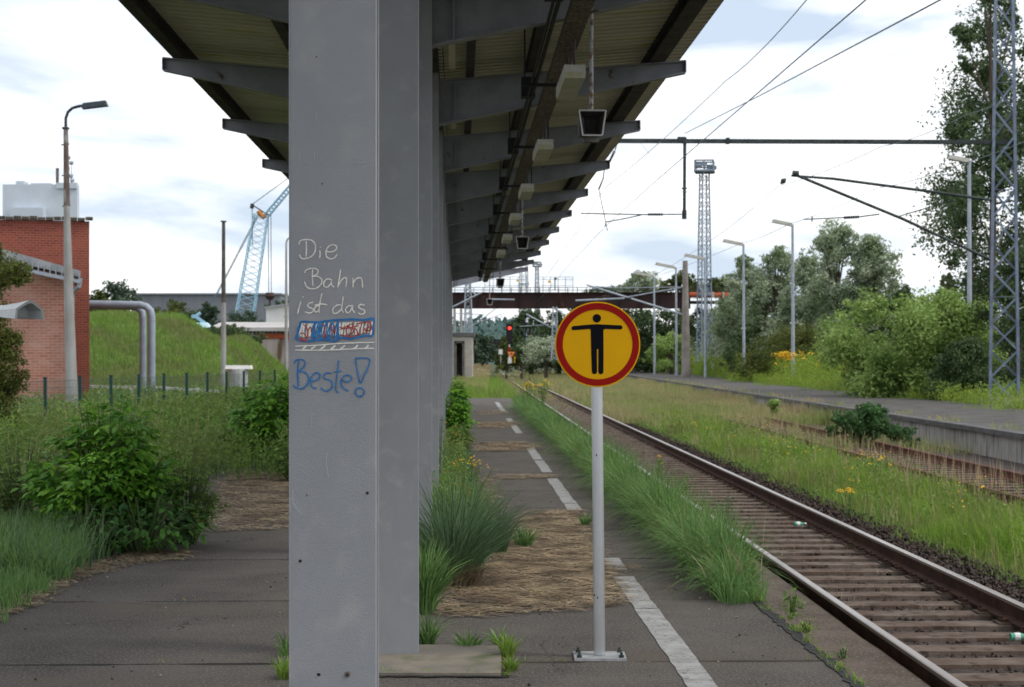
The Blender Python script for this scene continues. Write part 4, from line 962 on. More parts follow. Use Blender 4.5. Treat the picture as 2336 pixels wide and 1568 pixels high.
# factory tower far
dF = 300.0
fa = empty("factory_tower", W(90, 800, dF), "pale grey-blue factory tower block rising behind the brick building", "building")
def bx3(b, x0, x1, y0, y1, d, dep=14):
    p, q = W(x0, y0, d), W(x1, y1, d); b.box(((p.x + q.x) / 2, d + dep / 2, (p.z + q.z) / 2), (q.x - p.x, dep, p.z - q.z))
b = MB(); bx3(b, 6, 176, 421, 800, dF, 1.5); b.build("tower_block", silom, fa)
b = MB(); bx3(b, 128, 175, 417, 430, dF - .4, 1); bx3(b, 22, 98, 474, 500, dF - 2, 2); bx3(b, 36, 54, 413, 421, dF + 4, 3); bx3(b, 70, 115, 418, 421, dF + 2, 3); b.build("roof_structures", silom, fa)
b = MB(); b.tube([W(131, 421, dF), W(131, 384, dF)], .28, 6); b.build("roof_pipe", rustpole, fa)
b = MB()
for px, h in ((154, 385), (150, 395), (162, 402), (165, 412), (156, 360), (163, 372)): b.tube([W(px, 421, dF + 1), W(px, h, dF + 1)], .06, 5); b.tube([W(px - 4, h, dF + 1), W(px + 4, h, dF + 1)], .35, 6)
b.build("aerials", galt, fa)
# grey hall far
hl = empty("industrial_hall", W(480, 800, 330), "long grey industrial hall with flat roof on the horizon at left", "building")
b = MB(); bx3(b, 300, 640, 671, 815, 330, 30); b.build("hall_walls", hallm, hl)
b = MB(); bx3(b, 298, 642, 669, 673, 329.6, 30.8); b.build("roof_edge", hallm, hl)
wb = empty("white_shed", W(640, 740, 140), "small white clad shed above the concrete bunker", "building")
b = MB(); ol = [(607, 760), (700, 760), (700, 688), (607, 702)]; b.prism(ol, lambda x, y: W(x, y, 140), lambda x, y: W(x, y, 140) + Vector((0, 6, 0))); b.build("cladding", whitewall, wb)
b = MB(); b.beam(W(604, 702, 139.8), W(702, 687, 139.8), .3, .12); b.build("roof_edge", zinc, wb)
# bunker
dK = 104.0
bk = empty("concrete_bunker", W(600, 840, dK), "stained concrete bunker wall with a pale flat roof behind the grass mound", "building")
b = MB(); p, q = W(520, 750, dK), W(820, 870, dK); b.box(((p.x + q.x) / 2, dK + 3, (p.z - .3) / 2), (q.x - p.x, 6, p.z + .3)); b.build("stained_wall", bunkerm, bk)
b = MB(); b.add([W(478, 747, dK - .4), W(820, 748, dK - .4), W(820, 736, dK + 9), W(505, 735, dK + 9)], [(0, 1, 2, 3)]); p = W(478, 747, dK - .4); q = W(820, 748, dK - .4); b.box(((p.x + q.x) / 2, dK + 3.4, p.z - .12), (q.x - p.x, 7.6, .22)); b.build("flat_roof", roofpale, bk)
b = MB(); b.box(W(675, 767, dK) + Vector((-.9, -.06, 0)), (2.9, .1, .28)); b.build("rusty_lintel", pipeorange, bk)
b = MB(); 
for i in range(14): b.box(W(545 + i * 9, 758, dK) + Vector((0, -.03, 0)), (.14, .05, .3))
b.build("roof_blocks", copem, bk)
# mound
def prof(px):
    xs_ = [100, 150, 204, 300, 400, 440, 470, 500, 545, 580, 610, 640, 690]; ys_ = [745, 728, 722, 722, 727, 745, 768, 778, 777, 794, 826, 850, 870]
    return np.interp(px, xs_, ys_)
def mound_z(x, y):
    px = 1168 + x * F / 86.0; top = CH + (YH - prof(px)) * 86.0 / F
    t = np.clip((y - 69) / 17.0, 0, 1); s = t * t * (3 - 2 * t); s2 = np.clip((100.5 - y) / 12, 0, 1)
    return -.12 + (top + .1) * s * s2 + .12 * np.sin(x * 1.7) * np.sin(y * .8) * s
mx_ = np.linspace(-27, -10.2, 70); my_ = np.linspace(68.5, 101, 50); gx, gy = np.meshgrid(mx_, my_); gz = mound_z(gx, gy) - .02
V = np.stack([gx.ravel(), gy.ravel(), gz.ravel()], 1); nx = len(mx_)
ii, jj = np.meshgrid(np.arange(nx - 1), np.arange(len(my_) - 1)); k0 = (jj * nx + ii).ravel()
mo = npmesh("mound", V, np.stack([k0, k0 + 1, k0 + nx + 1, k0 + nx], 1), np.zeros(len(V)), grassbase); tag(mo, kind='structure')
mo.data.polygons.foreach_set("use_smooth", [True] * len(mo.data.polygons))
# pipe portal
dP = 62.0
pp = empty("district_pipe", W(340, 905, dP), "thick grey overground pipe that bends down in two legs in front of the mound", "pipe")
b = MB(); b.tube([W(180, 693, dP), W(320, 696, dP), W(334, 700, dP), W(343, 709, dP), W(346, 724, dP), W(346, 912, dP)], .135, 14); b.build("pipe_run", pipem, pp, smooth=True)
b = MB(); b.tube([W(316, 704, dP + .5), W(324, 712, dP + .5), W(326, 730, dP + .5), W(326, 912, dP + .5)], .125, 14); b.tube([W(200, 699, dP + .5), W(300, 700, dP + .5), W(316, 704, dP + .5)], .11, 12); b.build("second_pipe", pipem, pp, smooth=True)
b = MB(); b.tube([W(318, 696, dP), W(320, 696, dP)], .145, 14); b.tube([W(346, 730, dP), W(346, 732, dP)], .145, 14); b.build("jacket_band", zinc, pp)
e = empty("white_barrier_rail", W(300, 884, 66), "low white horizontal rail behind the fence at the mound foot", "rail"); b = MB(); b.beam(W(204, 882, 66), W(318, 884, 66), .08, .12); b.beam(W(355, 884, 66), W(500, 893, 66), .08, .10)
for px in (230, 300, 380, 450): b.box(W(px, 893, 66), (.1, .1, .3))
b.build("rail_bar", whitewall, e)
# concrete lamp pole (left)
dl_ = 46.0
lp = empty("street_lamp", W(163, 945, dl_), "tall tapering concrete lamp pole with curved neck and dark head at left", "lamp")
b = MB(); b.tube([W(166, 960, dl_), W(156, 650, dl_)], [.17, .125], 12); b.tube([W(156, 650, dl_), W(151, 400, dl_)], [.125, .07], 10); b.build("concrete_shaft", concp, lp, smooth=True)
b = MB(); b.tube([W(152.5, 470, dl_), W(150, 290, dl_)], [.088, .062], 10); b.build("rusty_shaft", rustpole, lp, smooth=True)
b = MB(); b.tube([W(150, 292, dl_), W(150, 270, dl_), W(155, 256, dl_), W(165, 247, dl_), W(178, 243, dl_), W(192, 241, dl_)], .04, 8); b.box(W(150, 293, dl_), (.16, .16, .05)); b.build("curved_arm", darkplastic, lp, smooth=False)
a, c = W(188, 243, dl_), W(245, 236, dl_); X = (c - a).normalized(); Z = Vector((0, 0, 1)); Z = (Z - X * Z.dot(X)).normalized()
b = MB(); b.box((a + c) / 2, ((c - a).length, .24, .15), (X, X.cross(Z), Z), (.9, .7)); b.build("lamp_head", darkplastic, lp)
b = MB()
for py in (330, 400, 470, 555, 640, 680, 745, 812, 880): b.beam(W(160 + (py - 880) * .02 - 9, py + 1, dl_) , W(160 + (py - 880) * .02 + 9, py - 1, dl_), .03, .03)
b.build("climbing_irons", darkst, lp)
# further poles
def pole(px, top, bot, d, r0, r1, lab, curve=False):
    e = empty("wooden_lamp_pole", W(px, bot, d), lab, "pole"); e.name = "utility_pole"; ORG[e.name] = Vector(e.location)
    mid = top + (bot - top) * .48
    b = MB(); b.tube([W(px, bot, d), W(px, mid, d)], [r0, (r0 + r1) / 2], 10); b.build("concrete_shaft", concp, e, smooth=True)
    b = MB(); pts = [W(px, mid, d), W(px, top, d)]; b.tube(pts, [(r0 + r1) / 2, r1], 8)
    if curve: b.tube([W(px, top, d), W(px + 1, top - 6, d), W(px + 4, top - 11, d), W(px + 10, top - 14, d), W(px + 18, top - 15, d)], .05, 6)
    else: b.tube([W(px, top, d), W(px, top - 3, d)], r1 * 1.8, 8)
    b.build("steel_top", mat("dark_weathered_pole", (.11, .105, .095), (.07, .06, .055), rough=.9, ns=3) if not curve else concp, e)
    b = MB()
    for i in range(9): py = mid - 40 + i * 26; b.beam(W(px - 5, py, d), W(px + 5, py, d), .03, .03)
    b.build("climbing_irons", darkst, e); return e
pole(510, 507, 890, 72, .12, .07, "straight grey pole without lamp in front of the mound")
pole(653, 556, 880, 88, .10, .05, "slim pole with hooked top close to the first column", True)
# hooded luminaires
def hood(px, py, d, s, lab, name="hooded_lamp", flip=False):
    """px,py = end opening centre"""
    c = W(px, py, d); g = empty(name, (c.x - .5 * s, d, 0), lab, "lamp"); k = -1
    ol = [(-.50, -.26), (.50, -.26), (.46, .0), (.10, .24), (-.04, .24), (-.46, .02)]
    # hood opening faces right/front; body runs to the left
    ax = xdir(146)            # body axis direction
    sd_ = Vector((ax.y, -ax.x, 0)); sd_ = -sd_ if sd_.x < 0 else sd_
    def pt(a, z, l): return c + sd_ * a * s + Vector((0, 0, z * s)) + ax * l * s
    b = MB(); n = len(ol); inner = [(a * .86, z * .80 - .03) for a, z in ol]; inner[0] = (-.43, -.26); inner[1] = (.43, -.26)
    vs = [pt(a, z, 0) for a, z in ol] + [pt(a * .8, z * .8 - .02, .5) for a, z in ol] + [pt(a * .6, z * .62 - .02, 1.0) for a, z in ol] + [pt(a * .58, z * .6 - .02, 3.0) for a, z in ol] + [pt(a, z, 0) for a, z in inner] + [pt(a * .8, z * .8, .45) for a, z in inner]
    fs = []
    for r_ in range(3): fs += [(r_ * n + i, r_ * n + (i + 1) % n, (r_ + 1) * n + (i + 1) % n, (r_ + 1) * n + i) for i in range(n)]
    fs += [(i, 4 * n + i, 4 * n + (i + 1) % n, (i + 1) % n) for i in range(n)]
    fs += [(4 * n + i, 5 * n + i, 5 * n + (i + 1) % n, 4 * n + (i + 1) % n) for i in range(n)]
    fs += [tuple(range(5 * n, 6 * n)), tuple(range(3 * n, 4 * n))]
    b.add(vs, fs); b.build("hood", lampgrey, g)
    q = pt(0, -.1, 2.6); b = MB(); b.tube([Vector((q.x, q.y, -.1)), q], .05 + .02 * s, 8); b.build("post", concp, g)
hood(68, 706, 15.5, .34, "grey hooded lamp reaching in from the left edge in front of the brick wall")
e = empty("garden_lamp", W(545, 880, 64), "white topped lamp drum on a side arm next to the straight grey pole", "lamp")
b = MB(); b.box(W(545, 838, 64), (.98, .5, .14), None, (.94, .8)); b.beam(W(510, 847, 64), W(525, 846, 64), .1, .14); b.build("white_cap", whitewall, e)
b = MB(); b.tube([W(545, 842, 64), W(545, 882, 64)], .34, 14); b.build("grey_drum", lampgrey, e)
# fence
fn = empty("mesh_fence", W(205, 990, 40), "dark green post and wire fence in front of the brick buildings", "fence")
fp = []
for k in range(-1, 12):
    x = -10.6 + .19 * k; y = 35.8 + 2.32 * k; fp.append((x, y))
    b = MB(); b.box((x, y, .50), (.065, .065, 1.42)); b.box((x, y, 1.22), (.08, .08, .03)); b.build("fence_post", fencem, fn)
b = MB()
for (x0, y0), (x1, y1) in zip(fp[:-1], fp[1:]):
    for i in range(7): b.beam((x0, y0, .12 + i * .17), (x1, y1, .12 + i * .17), .007, .007)
    for i in range(1, 30): t = i / 30; b.beam((x0 + (x1 - x0) * t, y0 + (y1 - y0) * t, .0), (x0 + (x1 - x0) * t, y0 + (y1 - y0) * t, 1.16), .004, .004)
b.build("wire_mesh", wiregreen, fn)
# crane
dc = 190.0
cr = empty("crawler_crane", W(545, 800, dc), "light blue lattice boom crane with hanging hook behind the bunker", "crane")
b = MB(); b.lattice(W(545, 800, dc), W(596, 490, dc), 2.1, 1.5, 22, .07, .025, X=Vector((1, 0, 0)), depth=.7); b.build("boom", craneb, cr)
b = MB(); b.lattice(W(608, 492, dc), W(720, 360, dc), .5, .45, 20, .06, .03); b.build("jib", craneb, cr)
b = MB(); b.tube([W(576, 468, dc), W(592, 478, dc), W(612, 492, dc)], .08, 6); b.tube([W(576, 465, dc), W(574, 476, dc)], .22, 6); b.build("gantry_strut", darkst, cr)
b = MB(); b.tube([W(589, 482, dc), W(601, 497, dc)], .3, 6); b.tube([W(598, 498, dc), W(612, 488, dc)], .22, 6); b.build("head_sheaves", craney, cr)
b = MB()
for p_, q_ in (((592, 482), (478, 700)), ((594, 484), (486, 690)), ((575, 470), (576, 560)), ((576, 466), (660, 405)), ((612, 490), (613, 670)), ((618, 490), (619, 670))): b.tube([W(*p_, dc), W(*q_, dc)], .045, 4)
b.build("ropes", wirem, cr)
b = MB(); b.tube([W(615.5, 668, dc), W(615.5, 676, dc), W(615.5, 684, dc)], [.45, .6, .3], 8); b.tube([W(615.5, 684, dc), W(615.5, 694, dc), W(612, 697, dc)], .1, 6); b.build("hook_block", mat("hook_dark", (.06, .035, .03), rough=.8), cr)
b = MB(); b.box(W(548, 800, dc), (5, 3, 3)); b.box(W(548, 822, dc), (6, 4, 1)); b.build("crane_cab", craneb, cr)
ex = empty("blue_loader", W(460, 750, 120), "small light blue machine with raised arm behind the mound", "machine")
b = MB(); p = W(458, 742, 120); b.box(p, (1.5, 1.2, .35), None, (.6, .6)); b.build("body", mat("pale_blue_cover", (.35, .62, .70), (.5, .65, .72), rough=.6, ns=2), ex)
b = MB(); b.beam(W(470, 740, 120), W(446, 722, 120), .2, .2); b.tube([W(446, 722, 120), W(452, 718, 120), W(457, 714, 120)], .12, 6); b.box(W(442, 722, 120), (.3, .3, .25)); b.build("arm", craneb, ex)
# litter bottles on the sleepers
def bottle(px, py, lab, rot):
    p = G(px, py, -.53); e = empty("green_bottle", p, lab, "bottle"); d = xdir(rot); b = MB()
    b.tube([p, p + d * .09, p + d * .12, p + d * .16], [.03, .03, .012, .012], 10); b.build("bottle_glass", mat("green_plastic", (.10, .38, .25), rough=.15), e)
    b = MB(); b.tube([p + d * .03, p + d * .075], .0315, 10); b.tube([p + d * .155, p + d * .175], .016, 8); b.build("label_band", whitewall, e)
bottle(2305, 1453, "crushed green bottle lying between the rails at the right edge", 5)
bottle(1812, 1196, "green bottle lying farther up between the rails", 20)
# ------------------------------------------------------------------ vegetation
def grow(name, x, y, z, h, wfun, lean=(0, 0), lj=.35, droop=.5, levels=3, m=None, kind='stuff', parent=None, rnd=None, label=None, cat=None):
    n = len(x); base = np.stack([x, y, z], 1)
    L = np.stack([rng.normal(lean[0], lj, n), rng.normal(lean[1], lj, n)], 1)
    V, Q, T, r = blades(base, h, wfun, L, droop, levels, rnd)
    o = npmesh(name, V, Q, r, m, parent, T=T)
    if parent is None: tag(o, label, cat, kind=kind)
    return o
def patchn(x, y, s, seed=0):
    return .5 + .25 * np.sin(x * s + seed) * np.cos(y * s * .7 + seed * 2) + .25 * np.sin((x + y * .6) * s * 2.3 + seed * 3)
def weedfield(name, x, y, z, h, m, lsz, per=9, aspect=.4):
    """tall stalks with leaves all the way up, one uncountable mass"""
    n = len(x); parts = [blades(np.stack([x, y, z], 1), h, lsz * .15 * np.ones(n), rng.normal(0, .08, (n, 2)), .2, 2)]
    t = rng.uniform(.15, 1, (n, per)); r0 = rng.normal(0, 1, (n, per, 2)) * (lsz * .7)[:, None, None] if isinstance(lsz, np.ndarray) else rng.normal(0, 1, (n, per, 2)) * lsz * .7
    pos = np.stack([x[:, None] + r0[..., 0], y[:, None] + r0[..., 1], z[:, None] + h[:, None] * t], -1).reshape(-1, 3)
    nr = norm(rng.normal(0, 1, (n * per, 3)) + np.array([0, 0, .8])); sz = np.repeat(lsz if isinstance(lsz, np.ndarray) else np.full(n, lsz), per) * rng.uniform(.6, 1.3, n * per)
    parts.append(leaves(pos, nr, sz, aspect)); V, Q, T, r = join(parts); o = npmesh(name, V, Q, r, m, T=T); tag(o, kind='stuff'); return o
def flowers(name, pts, sz, m, per=10, spread=.12):
    pts = np.array(pts, float); n = len(pts); pos = (pts[:, None, :] + rng.normal(0, spread, (n, per, 3)) * np.array([1, 1, .5])).reshape(-1, 3)
    nr = norm(rng.normal(0, .6, (n * per, 3)) + np.array([0, -.4, 1])); V, Q, T, r = leaves(pos, nr, np.full(n * per, sz) * rng.uniform(.6, 1.3, n * per), .9)
    tag(npmesh(name, V, Q, r, m), kind='stuff')
# --- edge grass: arching tussocks along the platform edge
def edge_grass():
    parts = []
    yy = 11.6
    while yy < 57:
        lush = .75 + .35 * math.sin(yy * .9) * math.sin(yy * .37 + 1)
        hgt = (.46 + .13 * random.random()) * (lush * .25 + .8) * (min(1, (yy - 10.6) / 2.2) if yy < 13 else 1)
        nb = int(105 * (1.15 if yy < 22 else .8))
        cx = EDGE(yy) + random.uniform(-.17, .05); cy = yy
        a = rng.uniform(0, 2 * math.pi, nb); rr = .10 * np.sqrt(rng.uniform(0, 1, nb))
        base = np.stack([cx + rr * np.cos(a), cy + rr * np.sin(a) * 1.5, np.full(nb, -.02)], 1)
        out = np.stack([np.cos(a), np.sin(a)], 1) * rng.uniform(.1, .95, nb)[:, None] + np.array([[-.12, -.25]]) + rng.normal(0, .2, (nb, 2)) + rng.normal(0, .18, (1, 2))
        h = hgt * rng.uniform(.45, 1.25, nb) * random.uniform(.75, 1.25)
        parts.append(blades(base, h, np.full(nb, .008 + .00018 * yy) * rng.uniform(.7, 1.4, nb), out, .6, 5, np.clip(rng.uniform(0, 1, nb) * .6 + random.uniform(-.1, .45), 0, 1)))
        yy += .105 if yy < 24 else .16
    V, Q, T, r = join(parts); o = npmesh("edge_grass", V, Q, r, lf_edge, T=T); tag(o, kind='stuff')
edge_grass()
# small trailing weeds in the edge joint, nearer
n = 420; y = rng.uniform(8.6, 12.2, n) ; keep = patchn(y, y, 4, 2) > .45; y = y[keep]; x = EDGE(y) + rng.normal(.02, .02, len(y))
grow("joint_weeds", x, y, np.zeros(len(x)), rng.uniform(.02, .07, len(x)), rng.uniform(.004, .009, len(x)), lj=.6, m=lf_bright)
# --- tussock beside the second column
def tussock(px, py, rad, h, nb, m, lab, name="grass_tussock", lean=(0, 0), spread=.7, wd=.007, cut=None):
    p = G(px, py); e = empty(name, p, lab, "grass tussock")
    a = rng.uniform(0, 2 * math.pi, nb); rr = rad * np.sqrt(rng.uniform(0, 1, nb))
    base = np.stack([p.x + rr * np.cos(a), p.y + rr * np.sin(a), np.zeros(nb)], 1)
    out = np.stack([np.cos(a), np.sin(a)], 1) * (rr / rad * spread)[:, None] + rng.normal(0, .24, (nb, 2)) + np.array([lean])
    V, Q, T, r = blades(base, h * rng.uniform(.4, 1.15, nb), wd * 1.5 * rng.uniform(.6, 1.4, nb), out, .5, 5, rng.uniform(0, 1, nb) ** 1.6)
    npmesh("blades", V, Q, r, m, e, T=T); return e, p
e, p = tussock(1030, 1335, .17, .86, 950, lf_tus, "large bluish grass tussock growing beside the second column", spread=.75)
a = rng.uniform(-1.6, .6, 240); base = np.stack([p.x + .08 + rng.normal(0, .06, 240), p.y - .16 + rng.normal(0, .04, 240), np.zeros(240)], 1)
V, Q, T, r = blades(base, rng.uniform(.18, .42, 240), np.full(240, .007), np.stack([np.cos(a) * 1.1, np.sin(a) * .6], 1), .75, 5)
npmesh("dry_blades", V, Q, r, strawm, e, T=T)
tussock(1120, 1262, .13, .56, 420, lf_tus, "smaller green grass tussock right of the large bluish one", spread=.6)
tussock(1045, 1215, .2, .64, 520, lf_edge, "tall fresh grass tussock behind the large bluish one", spread=.5)
tussock(968, 1400, .06, .52, 420, lf_edge, "narrow bright grass tussock close against the second column", spread=.3, lean=(.12, 0), wd=.010)
tussock(975, 1470, .04, .22, 120, lf_edge, "little grass tuft at the back edge of the concrete pad", spread=.8)
tussock(1068, 1478, .06, .12, 90, lf_edge, "thin grass tuft behind the middle of the concrete pad", spread=.8)
tussock(1158, 1500, .03, .16, 110, lf_bright, "yellow-green grass tuft at the right corner of the concrete pad", spread=.6)
tussock(1165, 1530, .03, .10, 90, lf_bright, "short yellow-green tuft at the front right corner of the concrete pad", spread=.8)
tussock(1138, 1478, .02, .14, 60, lf_edge, "narrow leaning green tuft at the rear right corner of the pad", spread=.5, lean=(-.3, 0))
tussock(1195, 1248, .07, .24, 160, lf_edge, "short tuft on the straw left of the sign post", spread=.7)
tussock(1335, 1200, .04, .16, 90, lf_edge, "tiny tuft on the white line behind the sign post", spread=.7)
tussock(652, 1548, .04, .14, 110, lf_bright, "small fresh tuft at the left foot of the first column", spread=.6)
tussock(652, 1495, .03, .16, 40, lf_edge, "sparse blades left of the first column", spread=.9)
# moss and tiny weeds along the pad joint and asphalt seams
n = 260; x = rng.uniform(-.72, .02, n); y = np.full(n, 8.93) + rng.normal(0, .02, n); k = patchn(x, x * 0, 14, 1) > .5
grow("pad_moss", x[k], y[k], np.zeros(k.sum()), rng.uniform(.015, .055, k.sum()), rng.uniform(.006, .012, k.sum()), lj=.9, m=lf_bright)
n = 500; sm = rng.integers(0, 6, n); u = 9.33 + 2.4 * sm; x = rng.uniform(-3.4, 1.7, n); y = u + SL * x + rng.normal(0, .02, n); k = patchn(x, y, 3.1, 4) > .62
grow("seam_moss", x[k], y[k], np.zeros(k.sum()), rng.uniform(.01, .04, k.sum()), rng.uniform(.004, .009, k.sum()), lj=.9, m=lf_bright)

# --- straw litter
def inpoly(px, py, poly):
    c = np.zeros(len(px), bool); n = len(poly)
    for i in range(n):
        x0, y0 = poly[i]; x1, y1 = poly[(i + 1) % n]
        c ^= ((y0 > py) != (y1 > py)) & (px < (x1 - x0) * (py - y0) / (y1 - y0 + 1e-9) + x0)
    return c
def straw(poly, n, name="straw_litter", sheet=True, ln=(.03, .16)):
    n = int(n * 1.5)
    P2 = [G(*q) for q in poly]; xy = [(q.x, q.y) for q in P2]
    xa, xb = min(q[0] for q in xy), max(q[0] for q in xy); ya, yb = min(q[1] for q in xy), max(q[1] for q in xy)
    x = rng.uniform(xa, xb, n * 3); y = rng.uniform(ya, yb, n * 3); x += rng.normal(0, .08, n * 3); y += rng.normal(0, .08, n * 3)
    k = inpoly(x, y, xy) & (rng.uniform(0, 1, n * 3) < .35 + .65 * patchn(x, y, 5, 1)); x = x[k][:n] + rng.normal(0, .05, k.sum())[:n]; y = y[k][:n] + rng.normal(0, .05, k.sum())[:n]; n = len(x)
    ang = rng.normal(0, .45, n) + rng.choice([0, math.pi], n); L = rng.uniform(*ln, n); d = np.stack([np.cos(ang), np.sin(ang), rng.normal(0, .06, n)], 1)
    c = np.stack([x, y, rng.uniform(.006, .02, n)], 1); s = np.stack([-np.sin(ang), np.cos(ang), 0 * ang], 1) * .0020 * (1 + y / 9)[:, None]
    up = np.array([[0, 0, .006]])
    V = np.stack([c - d * L[:, None] / 2 - s, c - d * L[:, None] / 2 + s, c + up + s, c + up - s, c + d * L[:, None] / 2 + s, c + d * L[:, None] / 2 - s], 1).reshape(-1, 3)
    V[:, 2] = np.maximum(V[:, 2], .006)
    b = (np.arange(n) * 6)[:, None]; Q = np.concatenate([b + np.array([[0, 1, 2, 3]]), b + np.array([[3, 2, 4, 5]])])
    tag(npmesh(name, V, Q, np.repeat(rng.uniform(0, 1, n), 6), strawm), kind='stuff')
    if sheet:
        b = MB(); m_ = 14; pts = []
        for i in range(len(xy)):
            x0, y0 = xy[i]; x1, y1 = xy[(i + 1) % len(xy)]
            for j in range(m_): t = j / m_; pts.append(Vector((x0 + (x1 - x0) * t + random.gauss(0, .07), y0 + (y1 - y0) * t + random.gauss(0, .07), .0055)))
        cx = sum((q for q in pts), Vector()) / len(pts); pts = [cx.lerp(q, random.uniform(.55, .85)) for q in pts]
        for q in pts: q.z = .0055
        cx.z = .009
        k = len(pts); b.add(pts + [cx], [(i, (i + 1) % k, k) for i in range(k)])
        tag(b.build("straw_mat", thatch), kind='stuff')
straw([(960, 1395), (1000, 1340), (1130, 1255), (1170, 1200), (1215, 1168), (1328, 1165), (1350, 1210), (1372, 1270), (1395, 1310), (1430, 1345), (1440, 1378), (1330, 1392), (1200, 1400), (1050, 1412)], 5200)
straw([(1180, 1288), (1460, 1292), (1452, 1302), (1200, 1312)], 250, sheet=False)
straw([(500, 1100), (560, 1062), (700, 1062), (700, 1200), (600, 1212), (500, 1215), (470, 1180)], 3600)
straw([(130, 1310), (240, 1276), (330, 1262), (420, 1258), (430, 1275), (300, 1290), (180, 1322), (60, 1392), (-30, 1425), (-30, 1395)], 1500, ln=(.02, .10), sheet=False)
straw([(1085, 1010), (1180, 1008), (1240, 1018), (1200, 1030), (1110, 1032), (1080, 1030)], 900)
straw([(1085, 966), (1160, 962), (1190, 968), (1150, 978), (1090, 978)], 700)
straw([(1130, 1084), (1260, 1084), (1270, 1092), (1130, 1096)], 250, sheet=False)
straw([(1040, 1100), (1120, 1090), (1150, 1160), (1100, 1240), (1000, 1240)], 900, sheet=False)
straw([(1090, 938), (1150, 936), (1160, 944), (1095, 948)], 300, sheet=False)
# pebbles and twigs on the asphalt
n = 420; x = rng.uniform(-3.4, 1.6, n); y = rng.uniform(8.6, 24, n); s = rng.uniform(.002, .007, n) * rng.choice([1, 1, 1.7], n)
V = (np.stack([x, y, s * .5], 1)[:, None, :] + base_oct[None] * s[:, None, None]) if False else None
oc = np.array([[1, 0, 0], [0, 1, 0], [-1, 0, 0], [0, -1, 0], [0, 0, .8], [0, 0, -.8]]); V = (np.stack([x, y, s * .6], 1)[:, None, :] + (oc[None] + rng.normal(0, .2, (n, 6, 3))) * s[:, None, None]).reshape(-1, 3)
Tm = np.array([[0, 1, 4], [1, 2, 4], [2, 3, 4], [3, 0, 4], [1, 0, 5], [2, 1, 5], [3, 2, 5], [0, 3, 5]]); T = ((np.arange(n) * 6)[:, None, None] + Tm[None]).reshape(-1, 3)
tag(npmesh("grit", V, None, np.repeat(rng.uniform(0, 1, n) ** 3, 6), leafmat("grit_stone", (.03, .03, .03), (.45, .43, .40), trans=0, rough=.9), T=T), kind='stuff')

# --- grass between the tracks (right)
def scatter(y0, y1, xa, xb, n, p=1.6):
    y = y0 + (y1 - y0) * rng.uniform(0, 1, n) ** p; x = xa(y) + (xb(y) - xa(y)) * rng.uniform(0, 1, n); return x, y
x, y = scatter(14, 62, lambda y: 5.35 - .0195 * y + .15 * np.sin(y * .8), lambda y: 7.45 - .007 * y, 52000, 1.5)
edge = np.clip((x - (5.3 - .0195 * y)) / .7, .12, 1); pn = patchn(x, y, .9, 3)
grow("track_grass", x, y, np.full(len(x), -.64), (.14 + .5 * pn ** 1.5) * edge * rng.uniform(.4, 1.25, len(x)), .007 + .00024 * y, lean=(-.12, -.1), lj=.26, m=lf_bright)
x, y = scatter(14, 62, lambda y: 5.45 - .0195 * y, lambda y: 7.6 - .007 * y, 3200, 1.3)
k = patchn(x, y, .7, 7) > .42; x, y = x[k], y[k]; grow('track_dry_grass', x, y, np.full(len(x), -.64), rng.uniform(.25, .7, len(x)), .006 + .0002 * y, lj=.2, m=lf_dry)
x, y = scatter(16, 60, lambda y: 5.6 - .0195 * y, lambda y: 7.5 - .007 * y, 46, 1.2); flowers('small_yellow_flowers', [(a_, b_, -.2 + .12 * random.random()) for a_, b_ in zip(x, y)], .03, yellowfl, 4, .06)
x, y = scatter(16, 58, lambda y: 5.6 - .0195 * y, lambda y: 7.5 - .007 * y, 420, 1.2); weedfield('track_herbs', x, y, np.full(len(x), -.63), rng.uniform(.25, .6, len(x)), lf_weed, .04 + .001 * y, 10, .4)
x, y = scatter(15, 60, lambda y: 5.25 - .0195 * y, lambda y: 6.1 - .0195 * y, 9000, 1.3)
grow("track_weeds", x, y, np.full(len(x), -.63), rng.uniform(.05, .26, len(x)), .007 + .0002 * y, lj=.6, m=lf_weed)
x, y = scatter(22, 62, lambda y: 7.0 - .007 * y, lambda y: 9.0 - .007 * y, 1500, 1.2)
k = patchn(x, y, .8, 1) > .45; x = x[k]; y = y[k]
grow("dry_stalks", x, y, np.full(len(x), -.62), rng.uniform(.25, .75, len(x)), .006 + .00016 * y, lj=.10, m=lf_dry)
x, y = scatter(40, 100, lambda y: 7.6 - .01 * y, lambda y: 11.0 + 0 * y, 9000, 1.1)
k = (patchn(x, y, .5, 6) > .5); x = x[k]; y = y[k]
grow("second_track_grass", x, y, np.full(len(x), -.62), rng.uniform(.15, .5, len(x)), .008 + .0002 * y, lj=.25, m=lf_mead)
x, y = scatter(58, 240, lambda y: 4.9 - .0195 * y, lambda y: 11.0 + .004 * np.maximum(y - 60, 0), 46000, 1.35)
tall = np.where(y > 95, .62, .5)
grow("middle_meadow", x, y, np.full(len(x), -.64), tall * rng.uniform(.6, 1.15, len(x)), .009 + .00030 * y, lj=.22, m=lf_mead)
x, y = scatter(62, 235, lambda y: EDGE(y) + .2, lambda y: 4.55 - .0195 * y, 15000, 1.1)
k = rng.uniform(0, 1, len(x)) < np.clip((y - 62) / 60, .12, 1); x, y = x[k], y[k]
grow("meadow_between_rails", x, y, np.full(len(x), -.64), rng.uniform(.12, .34, len(x)) * np.clip(y / 120, .5, 1.2), .009 + .00030 * y, lj=.25, m=lf_mead)
